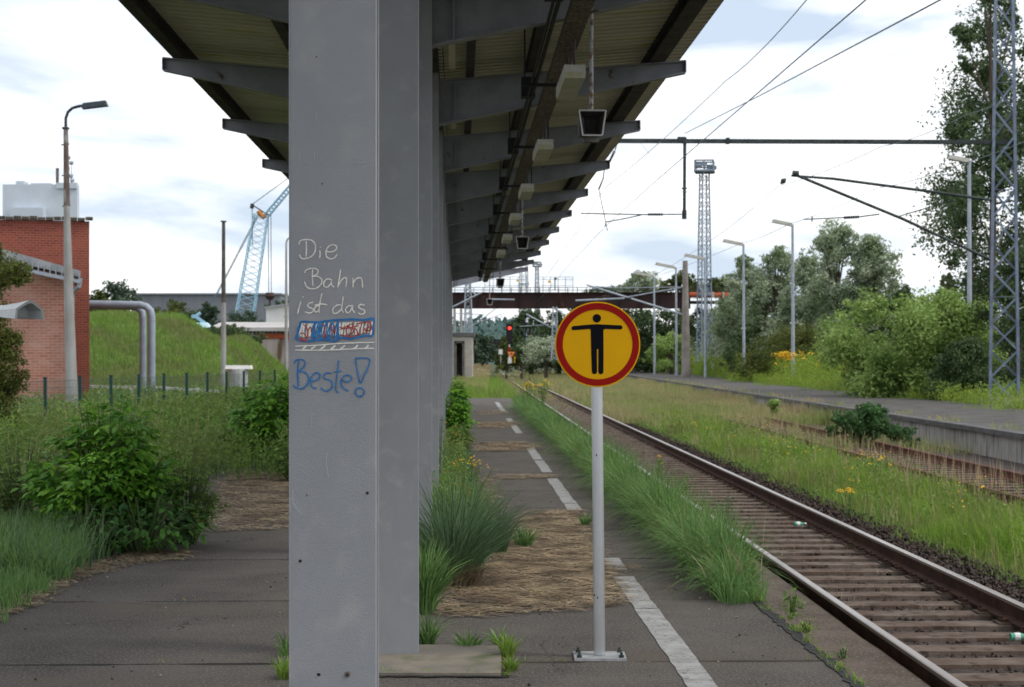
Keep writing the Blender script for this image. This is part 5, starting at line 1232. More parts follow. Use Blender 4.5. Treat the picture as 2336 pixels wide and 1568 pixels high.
# far field left of the track, beyond the platform end
x, y = scatter(71.3, 130, lambda y: -6.4 - .01 * (y - 70), lambda y: 1.7 - .026 * y + .6, 34000, 1.2)
z = ground_z(x, y); grow("end_meadow", x, y, z - .05, (.34 + .5 * patchn(x, y, .6, 8)) * rng.uniform(.6, 1.2, len(x)), .010 + .00022 * y, lj=.22, m=lf_bright, rnd=rng.uniform(0, 1, len(x)))
x, y = scatter(90, 260, lambda y: -9.0 + 0 * y, lambda y: -.2 - .012 * y, 26000, 1.2)
z = ground_z(x, y); grow("end_meadow_dry", x, y, z - .05, rng.uniform(.5, 1.15, len(x)) * np.clip(y / 170, .7, 1.3), .012 + .0003 * y, lj=.16, m=lf_dry)
# --- bank behind the far platform
x, y = scatter(62, 250, lambda y: 16.6 + .01 * (y - 60), lambda y: 21.5 + .01 * (y - 60), 30000, 1.3)
z = ground_z(x, y); k = (y > 80) | (rng.uniform(0, 1, len(x)) < .5); x, y, z = x[k], y[k], z[k]
grow("bank_grass", x, y, z - .05, (.45 + .35 * patchn(x, y, .3, 2)) * rng.uniform(.6, 1.2, len(x)), .012 + .0003 * y, lj=.2, m=lf_bright)
x, y = scatter(98, 260, lambda y: 17.3 + .004 * (y - 60), lambda y: 22 + .012 * (y - 60), 9000, .8); z = ground_z(x, y)
hh = 1.75 * rng.uniform(.7, 1.12, len(x)); weedfield("goldenrod", x, y, z, hh, lf_gold, .10 + .0006 * y, 9)
x2, y2 = scatter(80, 100, lambda y: 17.5 + 0 * y, lambda y: 21 + 0 * y, 500, 1); z2 = ground_z(x2, y2); weedfield("bank_weeds", x2, y2, z2, rng.uniform(.5, 1.1, len(x2)), lf_gold, .12, 9)
x2, y2 = scatter(63, 84, lambda y: 16.9 + 0 * y, lambda y: 19 + 0 * y, 900, 1); z2 = ground_z(x2, y2); weedfield("bank_nettles", x2, y2, z2, rng.uniform(.4, .9, len(x2)), lf_light, .10, 9)
k = rng.choice(len(x), 420, False); k = [i for i in k if (1168 + x[i] * F / y[i]) > 1700 or random.random() < .5]
flowers("goldenrod_flowers", [(x[i], y[i], z[i] + hh[i]) for i in k], .09, yellowfl, 6, .14)
flowers("ragwort_flowers", [W(1800 + random.gauss(0, 16), 812 + random.gauss(0, 4), 98) for i in range(34)], .10, yellowfl, 8, .12)

# --- shrubs / trees
def crown(name, m, parent, blobs, n, size, aspect=.5, hollow=.1, sub=.5, flow=None):
    """blobs: list of (center, radii); each blob carries smaller leafy clumps"""
    vol = np.array([b[1][0] * b[1][1] * b[1][2] for b in blobs]) ** .7; vol /= vol.sum(); parts = []
    for (c, r_), w_ in zip(blobs, vol):
        nb = int(n * w_); nc = max(5, int(nb / 30)); c = np.array(c); r_ = np.array(r_)
        dirs = norm(rng.normal(size=(nc, 3))); cc = c + dirs * r_ * rng.uniform(hollow, 1.0, (nc, 1)); rs_ = r_.mean() * sub * rng.uniform(.5, 1.3, nc)
        idx = rng.integers(0, nc, nb); dv = norm(rng.normal(size=(nb, 3))); rad = rng.uniform(.25, 1, nb) ** .6
        pos = cc[idx] + dv * (rs_[idx] * rad)[:, None] * np.array([1, 1, .75])
        nr = norm(dv * .7 + rng.normal(0, .6, (nb, 3)) + np.array([0, 0, .35]))
        tint = np.clip(rng.uniform(0, .45, nc)[idx] + rng.uniform(0, .55, nb), 0, 1)
        dvv = None if flow is None else np.tile(np.array(flow, float), (nb, 1)) + rng.normal(0, .4, (nb, 3))
        parts.append(leaves(pos, nr, size * rng.uniform(.6, 1.35, nb), aspect, tint, dvv))
    V, Q, T, r = join(parts); return npmesh(name, V, Q, r, m, parent)
def tree(px, top, bot, hw, d, m, lab, n=7000, size=.16, cat="tree", group=None, name="tree", seed=0, ragged=1.0, trunk=True, narrow=.6, aspect=.5, low=.0, depth=1.0):
    """crown spans from top to bot (pixel rows) with half width hw pixels at distance d"""
    n = int(n * (3.2 if m == lf_willow else 2.1)); size *= 1.12; aspect = max(aspect, .5); s = d / F; c0 = W(px, bot, d); H = (bot - top) * s; Wd = hw * (1.55 if m == lf_willow else 1.22) * s; narrow = .8 if m == lf_willow else narrow; gz_ = float(ground_z(c0.x, d))
    e = empty(name, (c0.x, d, gz_), lab, cat, group); rs = random.Random(seed + int(px)); blobs = []
    zb_ = c0.z; nb = 9
    NB = 52 if m == lf_willow else 32
    for i in range(NB):
        t = ((i + .5) / NB) ** 1.1; ww = Wd * (1 if t < .4 else math.sqrt(max(.02, 1 - ((t - .4) / .64) ** 2)) * (narrow + (1 - narrow) * (1 - t)))
        r_ = min(Wd * rs.uniform(.26, .42), ww * .75 + .1 * Wd) * (1 - .3 * t); ox = rs.uniform(-1, 1) * max(0, ww - r_ * .7); oy = rs.uniform(-.7, .7) * ww * depth; rz = min(r_ * rs.uniform(.9, 1.5), H * .3)
        blobs.append(((c0.x + ox, d + oy, min(zb_ + t * H * .97, zb_ + H - rz * .8)), (r_ * ragged, r_ * ragged, rz * ragged)))
    zt = zb_ + H
    b = MB()
    if trunk:
        b.tube([Vector((c0.x, d, gz_ - .1)), Vector((c0.x + Wd * .04, d, zb_ + H * .25)), Vector((c0.x - Wd * .03, d, zb_ + H * .6)), Vector((c0.x, d, zt - H * .08))], [Wd * .055 + .05, Wd * .045 + .04, Wd * .025 + .02, .015], 8)
        for q, r_ in blobs[::3]:
            a = Vector((c0.x, d, zb_ + (q[2] - zb_) * .55)); b.tube([a, a.lerp(Vector(q), .55) + Vector((0, 0, .1)), Vector(q)], [Wd * .022 + .015, Wd * .014 + .01, .008], 5)
        b.build("trunk", bark, e)
    crown("crown", m, e, blobs, n, size, aspect)
    return e
# big ragged poplar at the right edge, two stems
tree(2400, -260, 830, 225, 84, lf_poplar, "big ragged leafy tree filling the right edge behind the lattice mast", n=34000, size=.19, seed=3, ragged=1.0, narrow=.9)
tree(2262, -120, 470, 95, 80, lf_poplar, "tall leafy tree left of the lattice mast with gaps of sky", n=9500, size=.17, seed=7, ragged=.85, narrow=.9)
tree(2215, 400, 720, 48, 84, lf_poplar, "sparse lower tree crown around the nearest platform lamp", n=3200, size=.13, seed=9, ragged=.8)
tree(2320, 560, 900, 110, 70, lf_dark, "dark dense bush right behind the lattice mast", n=9000, size=.12, seed=5, name="shrub", cat="shrub")
WG = "pale willows behind the far platform"
tree(1912, 505, 830, 70, 136, lf_willow, "tallest pale willow with a pointed top in the middle of the right trees", n=11000, size=.22, group=WG, seed=1, aspect=.3)
tree(1985, 535, 830, 62, 134, lf_willow, "pale willow just right of the pointed one", n=9000, size=.22, group=WG, seed=2, aspect=.3)
tree(1842, 578, 830, 60, 140, lf_willow, "rounded willow behind the tall lamp by the yellow flowers", n=8000, size=.22, group=WG, seed=3, aspect=.3)
tree(1770, 562, 830, 56, 146, lf_willow, "willow between the two nearest clear lamps", n=8000, size=.22, group=WG, seed=4, aspect=.3)
tree(1700, 585, 830, 48, 152, lf_willow, "leftmost pale willow next to the bridge end", n=7500, size=.22, group=WG, seed=5, aspect=.3)
tree(2165, 625, 740, 34, 105, lf_olive, "low greenish treetop between willows and lattice mast", n=2600, size=.18, seed=6)
tree(2060, 655, 800, 60, 128, lf_dark, "dim row of foliage behind the light green shrub", n=4500, size=.2, seed=16)
tree(1815, 742, 850, 110, 120, lf_olive, "wide olive green shrub below the willows", n=8000, size=.15, name="shrub", cat="shrub", seed=8, trunk=False)
tree(1700, 735, 850, 60, 136, lf_dark, "dark low shrub left of the olive one", n=3500, size=.17, name="shrub", cat="shrub", seed=18, trunk=False)
tree(2105, 664, 890, 158, 74, lf_light, "large light green willow shrub right of the willows", n=24000, size=.16, name="shrub", cat="shrub", seed=10, narrow=1.25, aspect=.3)
tree(2005, 760, 880, 60, 78, lf_light, "left lobe of light green shrub above the yellow bush", n=4000, size=.14, name="shrub", cat="shrub", seed=11, trunk=False)
tree(2190, 775, 912, 75, 68, lf_dark, "dark green bramble shrub at the left foot of the lattice mast", n=8500, size=.11, name="shrub", cat="shrub", seed=12, trunk=False)
tree(1978, 800, 872, 50, 90, lf_olive, "low shrub dotted with yellow blossom at the platform back", n=3500, size=.10, name="shrub", cat="shrub", seed=13, trunk=False)
flowers("yellow_blossom", [W(1978 + random.uniform(-52, 48), 826 + random.gauss(0, 16), 87.3 + random.uniform(-1, .4)) for i in range(90)], .075, mat("dull_yellow_petals", (.50, .38, .03), rough=.8), 4, .12)
# trees behind and under the bridge
BG = "trees around the bridge"
for (px, top, bot, hw, d, m, lab, n, sz) in (
    (1210, 700, 838, 60, 200, lf_dark, "dark tree under the bridge right of the signal", 5500, .25), (1325, 690, 838, 75, 200, lf_dark, "dark tree hidden mostly behind the round sign", 5500, .25),
    (1430, 690, 838, 75, 200, lf_dark, "dark tree under the bridge right of the round sign", 5500, .25), (1520, 700, 838, 62, 198, lf_dark, "dark tree under the bridge left of the concrete mast", 5200, .25),
    (1600, 700, 840, 62, 188, lf_dark, "dark tree under the orange pipe", 5200, .22), (1655, 690, 842, 48, 170, lf_willow, "greyish tree at the right bridge end", 4000, .22),
    (1245, 770, 822, 42, 165, lf_willow, "greyish bush below the slender lattice mast", 2200, .2), (1462, 622, 670, 34, 230, lf_willow, "pale tree top above the bridge railing", 1800, .32),
    (1552, 622, 672, 48, 220, lf_olive, "green tree tops above the bridge left of the tower", 2600, .3), (1640, 634, 672, 46, 215, lf_olive, "low green tree tops above the orange pipe", 2200, .3),
    (1275, 705, 838, 60, 203, lf_dark, "dark dense tree beneath the bridge beside the slender mast", 5000, .25), (1380, 700, 838, 60, 206, lf_dark, "dark leafy mass under the bridge behind the sign", 4500, .25),
    (1475, 705, 838, 60, 204, lf_dark, "dark leafy mass under the bridge between two lamps", 4500, .25), (1565, 715, 838, 60, 201, lf_poplar, "dark leafy tree just behind the concrete mast", 4500, .25), (1650, 740, 838, 50, 190, lf_dark, "dark bush below the right end of the orange pipe", 3500, .22),
    (1390, 655, 672, 60, 260, lf_far, "thin line of far foliage behind the bridge railing", 1000, .3),
    (1530, 760, 838, 60, 178, lf_light, "light green bush under the bridge beside the lamps", 3000, .22), (1155, 765, 840, 26, 175, lf_olive, "yellowish green small tree beside the signal", 1600, .2),
    (1100, 765, 822, 36, 215, lf_far, "soft green trees behind the block hut", 2400, .35), (1190, 775, 822, 30, 175, lf_dark, "small dark bush right of the signal", 1500, .2)):
    tree(px, top, bot, hw, d, m, lab, n=n, size=sz, group=None, seed=int(px) % 17)
tree(1690, 640, 838, 55, 158, lf_willow, "low pale willow hiding the right bridge end", n=5000, size=.22, seed=21)
tree(1745, 640, 838, 55, 150, lf_dark, "dark low foliage between the two nearest clear lamps", n=5500, size=.2, seed=22, name="shrub", cat="shrub")
tree(1880, 690, 838, 90, 148, lf_dark, "dark low foliage under the pointed willow", n=6500, size=.2, seed=23, name="shrub", cat="shrub")
# wooded hill far away
hx = np.linspace(-160, 260, 90); hy = np.linspace(620, 860, 24); gx, gy = np.meshgrid(hx, hy)
pk = np.interp(1168 + gx * F / 700, [200, 900, 1030, 1075, 1110, 1150, 1250, 1600, 2336], [800, 790, 745, 739, 742, 738, 760, 790, 800])
gz = -1 + (CH + (YH - pk) * 700 / F + 1) * np.clip((gy - 620) / 80, 0, 1) ** .7 + rng.normal(0, .5, gx.shape)
V = np.stack([gx.ravel(), gy.ravel(), gz.ravel()], 1); nx = len(hx); ii, jj = np.meshgrid(np.arange(nx - 1), np.arange(len(hy) - 1)); k0 = (jj * nx + ii).ravel()
tag(npmesh("hills", V, np.stack([k0, k0 + 1, k0 + nx + 1, k0 + nx], 1), np.zeros(len(V)), mat("wooded_hill", (.035, .075, .075), (.06, .11, .09), rough=1, ns=.08, bump=.5, bs=.3, dist=2)), kind='structure')
n = 9000; i = rng.integers(0, len(V), n); pos = V[i] + rng.normal(0, 1, (n, 3)) * np.array([2.5, 4, 1.0]) + np.array([0, 0, 1.2]); nr = norm(rng.normal(size=(n, 3)) + np.array([0, -.4, .6]))
Vv, Q, T, r = leaves(pos, nr, rng.uniform(1.2, 3, n), .8)
tag(npmesh("hill_woods", Vv, Q, r, leafmat("far_wood_leaf", (.04, .085, .08), (.07, .125, .10), trans=.1)), kind='stuff')
# left background trees
for (px, top, bot, hw, d, m, lab, n, sz) in (
    (265, 640, 760, 62, 150, lf_far, "greyish tree behind the mound next to the brick corner", 5500, .25), (225, 662, 760, 40, 148, lf_olive, "green bush peeking past the brick corner", 2500, .22),
    (395, 690, 780, 55, 140, lf_olive, "round green bush behind the mound under the hall roof", 4500, .2), (475, 690, 780, 38, 142, lf_far, "grey-green bush left of the straight pole", 3000, .2),
    (560, 708, 790, 58, 146, lf_far, "pale bush at the foot of the crane boom", 4000, .2), (640, 680, 790, 50, 170, lf_far, "pale tree behind the white shed", 3500, .25), (440, 715, 790, 40, 135, lf_dark, "dark bush left of the bunker roof", 2500, .18),
    (520, 742, 790, 68, 100, lf_dark, "dark ivy hanging below the bunker roof", 4000, .14)):
    tree(px, top, bot, hw, d, m, lab, n=n, size=sz, seed=int(px) % 13, trunk=False, name="shrub" if top > 700 else "tree", cat="shrub" if top > 700 else "tree")
# tree at the left edge in front of the brick shed
s = 31 / F
tl = empty("hedge_tree", (W(10, 950, 31).x, 31, -.1), "olive green bushy tree at the left edge in front of the brick shed", "tree")
blobs = [(W(x, y, 31 + random.uniform(-.4, .4)), (r * s, r * s, r * s * rz)) for x, y, r, rz in ((-10, 610, 52, .9), (35, 622, 38, .8), (52, 640, 26, .7), (-40, 640, 60, 1), (-30, 720, 55, 1), (0, 780, 45, 1), (15, 830, 45, 1), (28, 780, 30, 1), (-20, 880, 60, 1), (22, 900, 38, 1), (45, 860, 22, .8), (5, 960, 50, .9), (-10, 575, 25, .7))]
crown("crown", lf_olive, tl, blobs, 16000, .065, .5, hollow=.4)
b = MB(); b.tube([W(-20, 1060, 31), W(-20, 900, 31), W(-15, 600, 31)], [.12, .09, .03], 8); b.build("trunk", bark, tl)

# --- mound grass
n = 52000; x = rng.uniform(-26, -10.4, n); y = rng.uniform(69.5, 92, n); z = mound_z(x, y)
grow("mound_grass", x, y, z - .03, rng.uniform(.18, .5, n), np.full(n, .032), lj=.35, m=leafmat("mound_blade", (.11, .22, .035), (.25, .37, .07), (.19, .22, .07), scale=.45))
# --- left field: tall weeds and grasses between platform and fence
def leftx(y): return -3.75 - .03 * y
x, y = scatter(20, 74, lambda y: -3.0 - .30 * y, lambda y: leftx(y) + .1, 42000, 1.35)
z = ground_z(x, y); grow("left_meadow", x, y, z - .03, (.25 + .45 * patchn(x, y, .7, 5)) * rng.uniform(.5, 1.2, len(x)), .007 + .00022 * y, lj=.3, m=lf_weed)
x, y = scatter(17, 62, lambda y: -3.0 - .27 * y, lambda y: leftx(y) + .2, 7600, 1.4)
z = ground_z(x, y); hh = (.35 + .55 * patchn(x, y, .6, 9)) * rng.uniform(.6, 1.15, len(x)) * np.clip((y - 8) / 14, .6, 1.15); weedfield("tall_weeds", x, y, z, hh, lf_weed, .055 + .0014 * y, 12, .35)
x, y = scatter(19, 50, lambda y: -3.5 - .25 * y, lambda y: leftx(y) - .2, 1100, 1.3)
z = ground_z(x, y); k = patchn(x, y, .55, 2) > .5; x, y, z = x[k], y[k], z[k]
grow("dry_seed_stalks", x, y, z, rng.uniform(.6, 1.15, len(x)), .009 + .0003 * y, lj=.12, m=lf_dry)
# overgrown platform left side, behind the straw (weeds growing on the platform)
x, y = scatter(24, 68, lambda y: leftx(y) - .1, lambda y: -.9 - .032 * y, 9000, 1.2)
grow("platform_weeds_grass", x, y, np.zeros(len(x)), (.2 + .35 * patchn(x, y, 1.1, 3)) * rng.uniform(.5, 1.2, len(x)), .007 + .0002 * y, lj=.3, m=lf_tus)
x, y = scatter(23, 66, lambda y: leftx(y) - .1, lambda y: -.95 - .032 * y, 1500, 1.2)
weedfield("platform_weeds", x, y, np.zeros(len(x)), rng.uniform(.3, .85, len(x)), lf_weed, .05 + .001 * y, 12, .35)
# weeds in the column row, right side
x, y = scatter(13.5, 62, lambda y: -.30 - .031 * y, lambda y: .28 - .034 * y, 8000, 1.1)
hh = (.12 + .30 * patchn(x, y, .8, 4)) * rng.uniform(.5, 1.2, len(x)); grow("column_row_grass", x, y, np.zeros(len(x)), hh, .006 + .0002 * y, lj=.4, m=lf_tus)
x, y = scatter(15.5, 60, lambda y: -.38 - .031 * y, lambda y: .18 - .034 * y, 1000, 1.1)
hh = rng.uniform(.15, .55, len(x)); weedfield("column_row_weeds", x, y, np.zeros(len(x)), hh, lf_weed, .03 + .001 * y, 9, .4)
k = rng.choice(len(x), 90, False); k = [i for i in k if y[i] < 32]
flowers("small_orange_flowers", [(x[i] + .05, y[i], hh[i] + .02) for i in k], .022, mat("orange_petals", (.70, .28, .02), rough=.8), 2, .05)
# foreground weeds near the lawn at bottom left
x, y = scatter(10.6, 15.5, lambda y: -4.6 + 0 * y, lambda y: -2.62 - .10 * (y - 8.5) + .06 * np.sin(y * 5), 16000, 1)
k = x < (-3.28 - .06 * (y - 11) + .07 * np.sin(y * 9) + rng.normal(0, .05, len(y))) ; x, y = x[k], y[k]
hg = np.where(y > 12.6, .34, .17) * rng.uniform(.5, 1.25, len(x)); 
grow("corner_grass", x, y, np.zeros(len(x)), hg, rng.uniform(.005, .011, len(x)), lj=.38, m=lf_edge)
x, y = scatter(12.6, 16, lambda y: -5.2 + 0 * y, lambda y: -3.3 + .0 * y, 1500, 1)
grow("corner_tall_grass", x, y, np.zeros(len(x)), rng.uniform(.2, .55, len(x)) * (.6 + .6 * patchn(x, y, 3.5, 2)), rng.uniform(.008, .016, len(x)), lean=(.15, 0), lj=.4, m=lf_tus, levels=5)
# --- broad-leaved shrubs with real leaf shapes
def leafy_shrub(px, py, d, rx, h, nstem, m, lab, ls=.085, comp=5, name="elder_bush", m2=None):
    c = W(px, py, d); c.z = 0; e = empty(name, c, lab, "bush"); b = MB(); Vs = []; Qs = []; Rs = []; k = 0
    prof = np.array([[0, 0, 0], [.22, .17, .02], [.22, -.17, .02], [.55, .20, .01], [.55, -.20, .01], [1.0, 0, -.10], [.3, 0, -.025], [.6, 0, -.04]])
    quads = np.array([[0, 6, 1, 1], [0, 2, 6, 6], [6, 7, 3, 1], [6, 2, 4, 7], [7, 5, 3, 3], [7, 4, 5, 5]])
    tris = []; V_ = []
    def leaf(p, d_, up, s, rv):
        d_ = d_ / np.linalg.norm(d_); sdv = np.cross(up, d_); sdv /= np.linalg.norm(sdv) + 1e-9; u_ = np.cross(d_, sdv)
        V_.append((p + (prof[:, :1] * d_ + prof[:, 1:2] * sdv * 1.15 + prof[:, 2:3] * u_ * 1.6) * s, rv))
    for i in range(nstem):
        a = rng.uniform(0, 2 * math.pi); rad = math.sqrt(rng.uniform(.0, 1)); tip = np.array([c.x + math.cos(a) * rad * rx, c.y + math.sin(a) * rad * rx * .9, h * (1 - .55 * rad ** 2.4) * rng.uniform(.65, 1.0)])
        root = np.array([c.x + math.cos(a) * rad * rx * .3, c.y + math.sin(a) * rad * rx * .3, 0]); mid = (root + tip) / 2 + np.array([0, 0, .12 * h])
        b.tube([Vector(root), Vector(mid), Vector(tip)], [.009, .006, .003], 4)
        nn = int(6 + h * 6)
        for j in range(nn):
            t = .18 + .82 * (j + rng.uniform(0, 1)) / nn; p = (1 - t) ** 2 * root + 2 * t * (1 - t) * mid + t * t * tip
            az = rng.uniform(0, 2 * math.pi); out = np.array([math.cos(az), math.sin(az), rng.uniform(-.25, .55)]); out += .8 * np.array([math.cos(a), math.sin(a), 0]) * rad
            out /= np.linalg.norm(out); L = ls * rng.uniform(1.2, 2.2); up = np.array([0, 0, 1.]) + rng.normal(0, .25, 3); rv = rng.uniform(0, 1) * (.5 + .5 * t)
            for q in range(comp):
                tt = 1 if q == comp - 1 else .35 + .5 * (q // 2) / max(1, comp // 2); sgn_ = 0 if q == comp - 1 else (1 if q % 2 else -1)
                pp_ = p + out * L * tt - np.array([0, 0, .25 * L * tt * tt]); sdv = np.cross(out, up); dd_ = out + sgn_ * sdv * .95 + np.array([0, 0, -.35]) + rng.normal(0, .12, 3)
                leaf(pp_, dd_, up, ls * rng.uniform(.75, 1.2), np.clip(rv + rng.normal(0, .1), 0, 1))
    n = len(V_); V = np.concatenate([v for v, _ in V_]); bse = (np.arange(n) * 8)[:, None]
    Tt = np.array([[0, 6, 1], [0, 2, 6], [6, 7, 3], [6, 3, 1], [6, 2, 4], [6, 4, 7], [7, 5, 3], [7, 4, 5]]); T = (bse[:, :, None] + Tt[None]).reshape(-1, 3)
    npmesh("foliage", V, None, np.repeat(np.array([r for _, r in V_]), 8), m, e, T=T); b.build("stems", stemm, e); return e
leafy_shrub(245, 1225, 15.0, .66, 1.42, 110, lf_elder, "bright green elder bush at the edge of the left asphalt", ls=.085)
leafy_shrub(330, 1240, 14.6, .50, .62, 60, lf_elderdark, "low dark broad-leaved plants in front of the elder bush", ls=.085, comp=1, name="broad_leaved_plant")
leafy_shrub(420, 1225, 15.3, .34, .88, 60, lf_weed, "small fine-leaved bush on the right flank of the elder bush", ls=.04, comp=5, name="small_bush")
leafy_shrub(195, 1255, 14.4, .32, .5, 40, lf_elderdark, "dark leafy plant on the left flank of the elder bush", ls=.07, comp=1, name="broad_leaved_plant")
leafy_shrub(50, 1180, 16.0, .80, .95, 140, lf_weed, "dense small-leaved bush at the left edge behind the tall grass", ls=.04, comp=5, name="small_bush")
leafy_shrub(635, 1010, 26, .75, 1.5, 90, lf_elder, "tall dark green elder bush left of the first column", ls=.10)
leafy_shrub(560, 1030, 27, .62, 1.0, 70, lf_weed, "mid-green bush left of the tall elder by the first column", ls=.06, name="small_bush")
leafy_shrub(680, 1050, 23, .5, .75, 60, lf_weed, "low bush half hidden by the first column", ls=.05, name="small_bush")
leafy_shrub(1032, 1010, 33, .30, 1.15, 46, lf_elder, "leafy elder shoot right of the column row", ls=.09)
leafy_shrub(1052, 1000, 30, .24, .55, 46, lf_weed, "low leafy weed right of the column row", ls=.05, name="small_bush")
leafy_shrub(1040, 960, 44, .3, 1.2, 40, lf_elder, "farther elder shoot beside the column row", ls=.10)
# brambles over the far platform wall
bb_ = empty("bramble", W(1990, 1005, 43), "green bramble bush climbing over the far platform wall", "bramble"); s = 43 / F
blobs = [(W(x, y, 43 + random.uniform(-.5, .5)), (r * s, r * s, r * s * .6)) for x, y, r in ((1930, 955, 32), (1980, 945, 38), (2010, 975, 40), (1960, 985, 40), (2050, 990, 34), (2080, 1008, 22), (1905, 985, 22), (2000, 935, 26))]
crown("foliage", lf_bram, bb_, blobs, 7000, .085, .6, hollow=.3, sub=.4)
e = empty("wall_weed", W(1768, 945, 62), "single leafy weed in front of the far platform wall", "weed"); s = 62 / F
crown("foliage", lf_light, e, [(W(1768, y, 62), (14 * s, 14 * s, 16 * s)) for y in (920, 935, 952)], 1200, .10)
# flowering weeds
def plant(px, py, d, h, m, lab, nl=80, ls=.04, yellow=0, r=.12, z0=0, name="flowering_weed", red=False):
    c = W(px, py, d); c.z = z0; e = empty(name, c, lab, "weed"); b = MB(); tips = []
    ns = max(3, int(nl / 22))
    pos = []
    for i in range(ns):
        a = rng.uniform(0, 6.28); rr = r * rng.uniform(.1, 1); tip = Vector((c.x + math.cos(a) * rr, c.y + math.sin(a) * rr, z0 + h * rng.uniform(.7, 1))); root = Vector((c.x + math.cos(a) * rr * .3, c.y + math.sin(a) * rr * .3, z0))
        b.tube([root, root.lerp(tip, .5), tip], [.006, .005, .003], 4); tips.append(tip)
        for j in range(nl // ns): t = rng.uniform(.1, 1); pos.append(np.array(root.lerp(tip, t)) + rng.normal(0, ls * .6, 3))
    b.build("stem", stemm, e); pos = np.array(pos); V, Q, T, rr = leaves(pos, norm(rng.normal(size=pos.shape) + np.array([0, 0, .6])), ls * rng.uniform(.7, 1.4, len(pos)), .35); npmesh("leaves", V, Q, rr, m, e)
    if yellow:
        pos = np.array([np.array(random.choice(tips)) + rng.normal(0, r * .22, 3) * np.array([1, 1, .35]) for i in range(yellow)]); V, Q, T, rr = leaves(pos, norm(rng.normal(0, .5, pos.shape) + np.array([0, -.5, 1])), yellow and np.full(len(pos), ls * .7), .9); npmesh("blossom", V, Q, rr, yellowfl, e)
    return e
plant(1205, 935, 58, .85, lf_weed, "yellow-flowered weed clump at the far end of the platform edge grass", 260, .09, 50, .35)
plant(1238, 915, 60, .95, lf_weed, "second yellow-flowered clump farther along the platform edge", 220, .09, 36, .35)
plant(1222, 900, 66, 1.15, lf_weed, "tall thin dark weed spikes at the platform end", 120, .07, 0, .25)
plant(1505, 1015, 30, .55, lf_elder, "single upright weed growing beside the shiny right rail", 110, .05, 8, .07, z0=-.6)
plant(1936, 1110, 24, .5, lf_weed, "yellow-flowered weed in the grass strip between the tracks", 120, .035, 60, .14, z0=-.6)
plant(2250, 1110, 25, .55, lf_weed, "yellow-flowered weed near the rusty track at the right", 90, .035, 16, .2, z0=-.6)
plant(1990, 1030, 32, .5, lf_weed, "faint yellow-flowered weed clump in the middle grass", 120, .05, 26, .3, z0=-.6)
plant(2000, 1060, 29, .6, lf_weed, "leafy weed patch beyond the yellow-flowered weed", 150, .06, 6, .3, z0=-.6)
plant(1560, 1070, 27, .45, lf_weed, "small green weed between the rails", 90, .05, 0, .10, z0=-.6)
plant(1655, 1110, 22.5, .42, lf_tus, "wispy green weed between the rails nearer the camera", 70, .05, 0, .12, z0=-.6)
plant(1000, 1035, 22.5, .9, lf_dark, "dark dry weed spikes against the third column", 160, .035, 0, .12)
plant(1075, 1070, 21, .42, lf_weed, "bushy weed dotted with small yellow flowers left of the white line", 340, .035, 40, .28)
plant(1805, 1410, 11.0, .14, lf_weed, "small leafy weed at the end of the edge grass", 60, .05, 0, .06)
plant(1845, 1455, 10.3, .07, lf_bright, "tiny green plant in the platform edge crack", 60, .035, 0, .06)
plant(1925, 1440, 12.1, .07, lf_edge, "small tuft on the concrete slab beside the left rail", 40, .03, 0, .05, z0=-.47)
# white umbels in the end meadow
flowers("white_umbels", [W(px + random.uniform(-3, 3), py, d) for px, py, d in ((1092, 842, 96), (1102, 845, 95), (1140, 848, 92), (1150, 853, 88), (1160, 852, 92), (1112, 852, 90), (1185, 850, 93), (1161, 856, 86), (1170, 862, 84), (1078, 858, 86))], .045, whitefl, 7, .05)
# reddish grass seed heads leaning over the left rail
x, y = scatter(14.5, 26, lambda y: EDGE(y) + .15, lambda y: EDGE(y) + .8, 42, 1)
grow("seed_heads", x, y, np.full(len(x), -.45), rng.uniform(.6, .95, len(x)), np.full(len(x), .012), lj=.12, m=strawm)
# straw in asphalt-less zone
x, y = scatter(15, 60, lambda y: 3.1 - .0195 * y, lambda y: 4.4 - .0195 * y, 1200, 1.3)
grow("dead_grass_between_rails", x, y, np.full(len(x), -.6), rng.uniform(.02, .12, len(x)), .004 + .0001 * y, lj=.8, m=strawm)

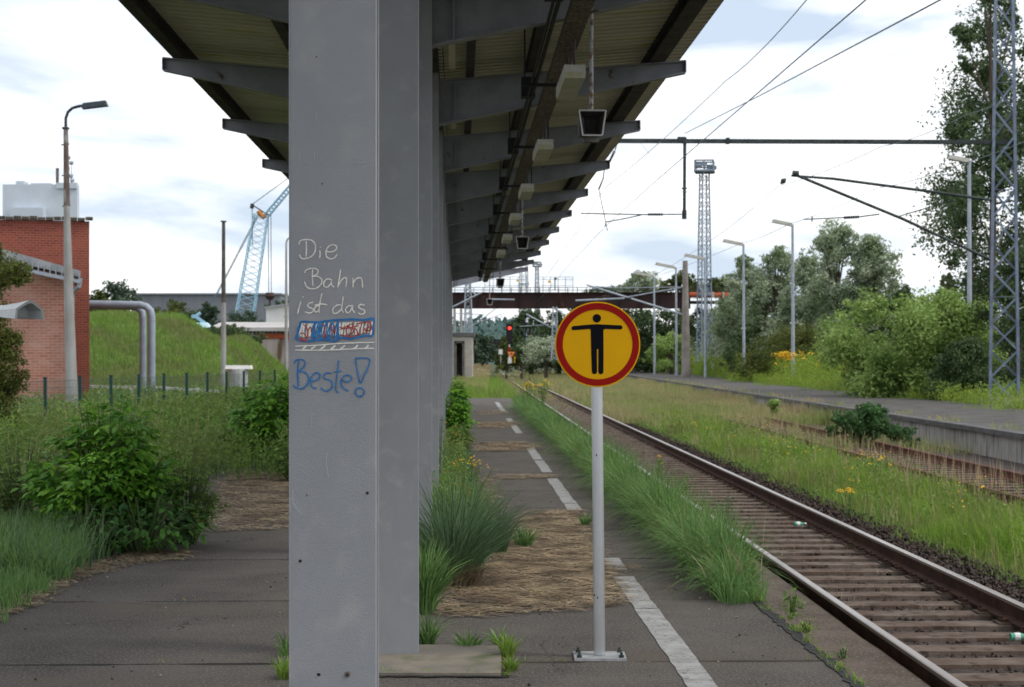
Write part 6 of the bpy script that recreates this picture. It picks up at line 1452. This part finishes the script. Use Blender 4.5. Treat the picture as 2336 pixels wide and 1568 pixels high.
# weeds creeping over the far platform and its coping
x, y = scatter(30, 130, lambda y: 11.15 + 0 * y, lambda y: 11.7 + 0 * y, 2600, 1.2); k = patchn(x * 0 + 3, y, .9, 3) > .56; x, y = x[k], y[k]
grow("coping_weeds", x, y, np.full(len(x), .02), rng.uniform(.05, .28, len(x)), .010 + .0002 * y, lj=.5, m=lf_mead)
x, y = scatter(30, 130, lambda y: 14.6 + 0 * y, lambda y: 17.2 + 0 * y, 9000, 1.2); k = (patchn(x, y, .55, 5) + (x - 15.8) * .3) > .62; x, y = x[k], y[k]
grow("platform_back_grass", x, y, np.full(len(x), .0), rng.uniform(.05, .3, len(x)), .012 + .0002 * y, lj=.5, m=lf_bright)
x, y = scatter(40, 130, lambda y: 16.3 + 0 * y, lambda y: 17.6 + 0 * y, 1500, 1.1)
weedfield("platform_back_weeds", x, y, np.full(len(x), .0), rng.uniform(.25, .8, len(x)), lf_gold, .11, 9)
x, y = scatter(45, 150, lambda y: 10.6 + 0 * y, lambda y: 11.1 + 0 * y, 5200, 1.1); k = patchn(x * 0 + 1, y, .35, 2) > .40; x, y = x[k], y[k]
grow("wall_foot_grass", x, y, np.full(len(x), -.62), rng.uniform(.3, .8, len(x)), .012 + .0003 * y, lj=.18, m=lf_mead)

# dry stems and seed heads mixed into the edge grass
y = 11.8 + 40 * rng.uniform(0, 1, 900) ** 1.4; x = EDGE(y) + rng.normal(-.05, .1, len(y))
grow("edge_dry_stems", x, y, np.full(len(x), -.02), rng.uniform(.2, .62, len(x)), .006 + .00015 * y, lean=(-.1, -.2), lj=.4, m=strawm, levels=4)
y = 11.8 + 40 * rng.uniform(0, 1, 260) ** 1.4; x = EDGE(y) + rng.normal(-.05, .12, len(y))
weedfield("edge_herbs", x, y, np.full(len(x), -.02), rng.uniform(.15, .5, len(x)), lf_weed, .025 + .001 * y, 10, .4)
# dead leaves and loose straw on the platform
n = 700; x = rng.uniform(-3.4, 1.5, n); y = 9 + 30 * rng.uniform(0, 1, n) ** 1.3; V, Q, T, r = leaves(np.stack([x, y, np.full(n, .008)], 1), norm(np.stack([rng.normal(0, .15, n), rng.normal(0, .15, n), np.ones(n)], 1)), rng.uniform(.008, .03, n), .3)
tag(npmesh("loose_litter", V, Q, r, strawm), kind='stuff')
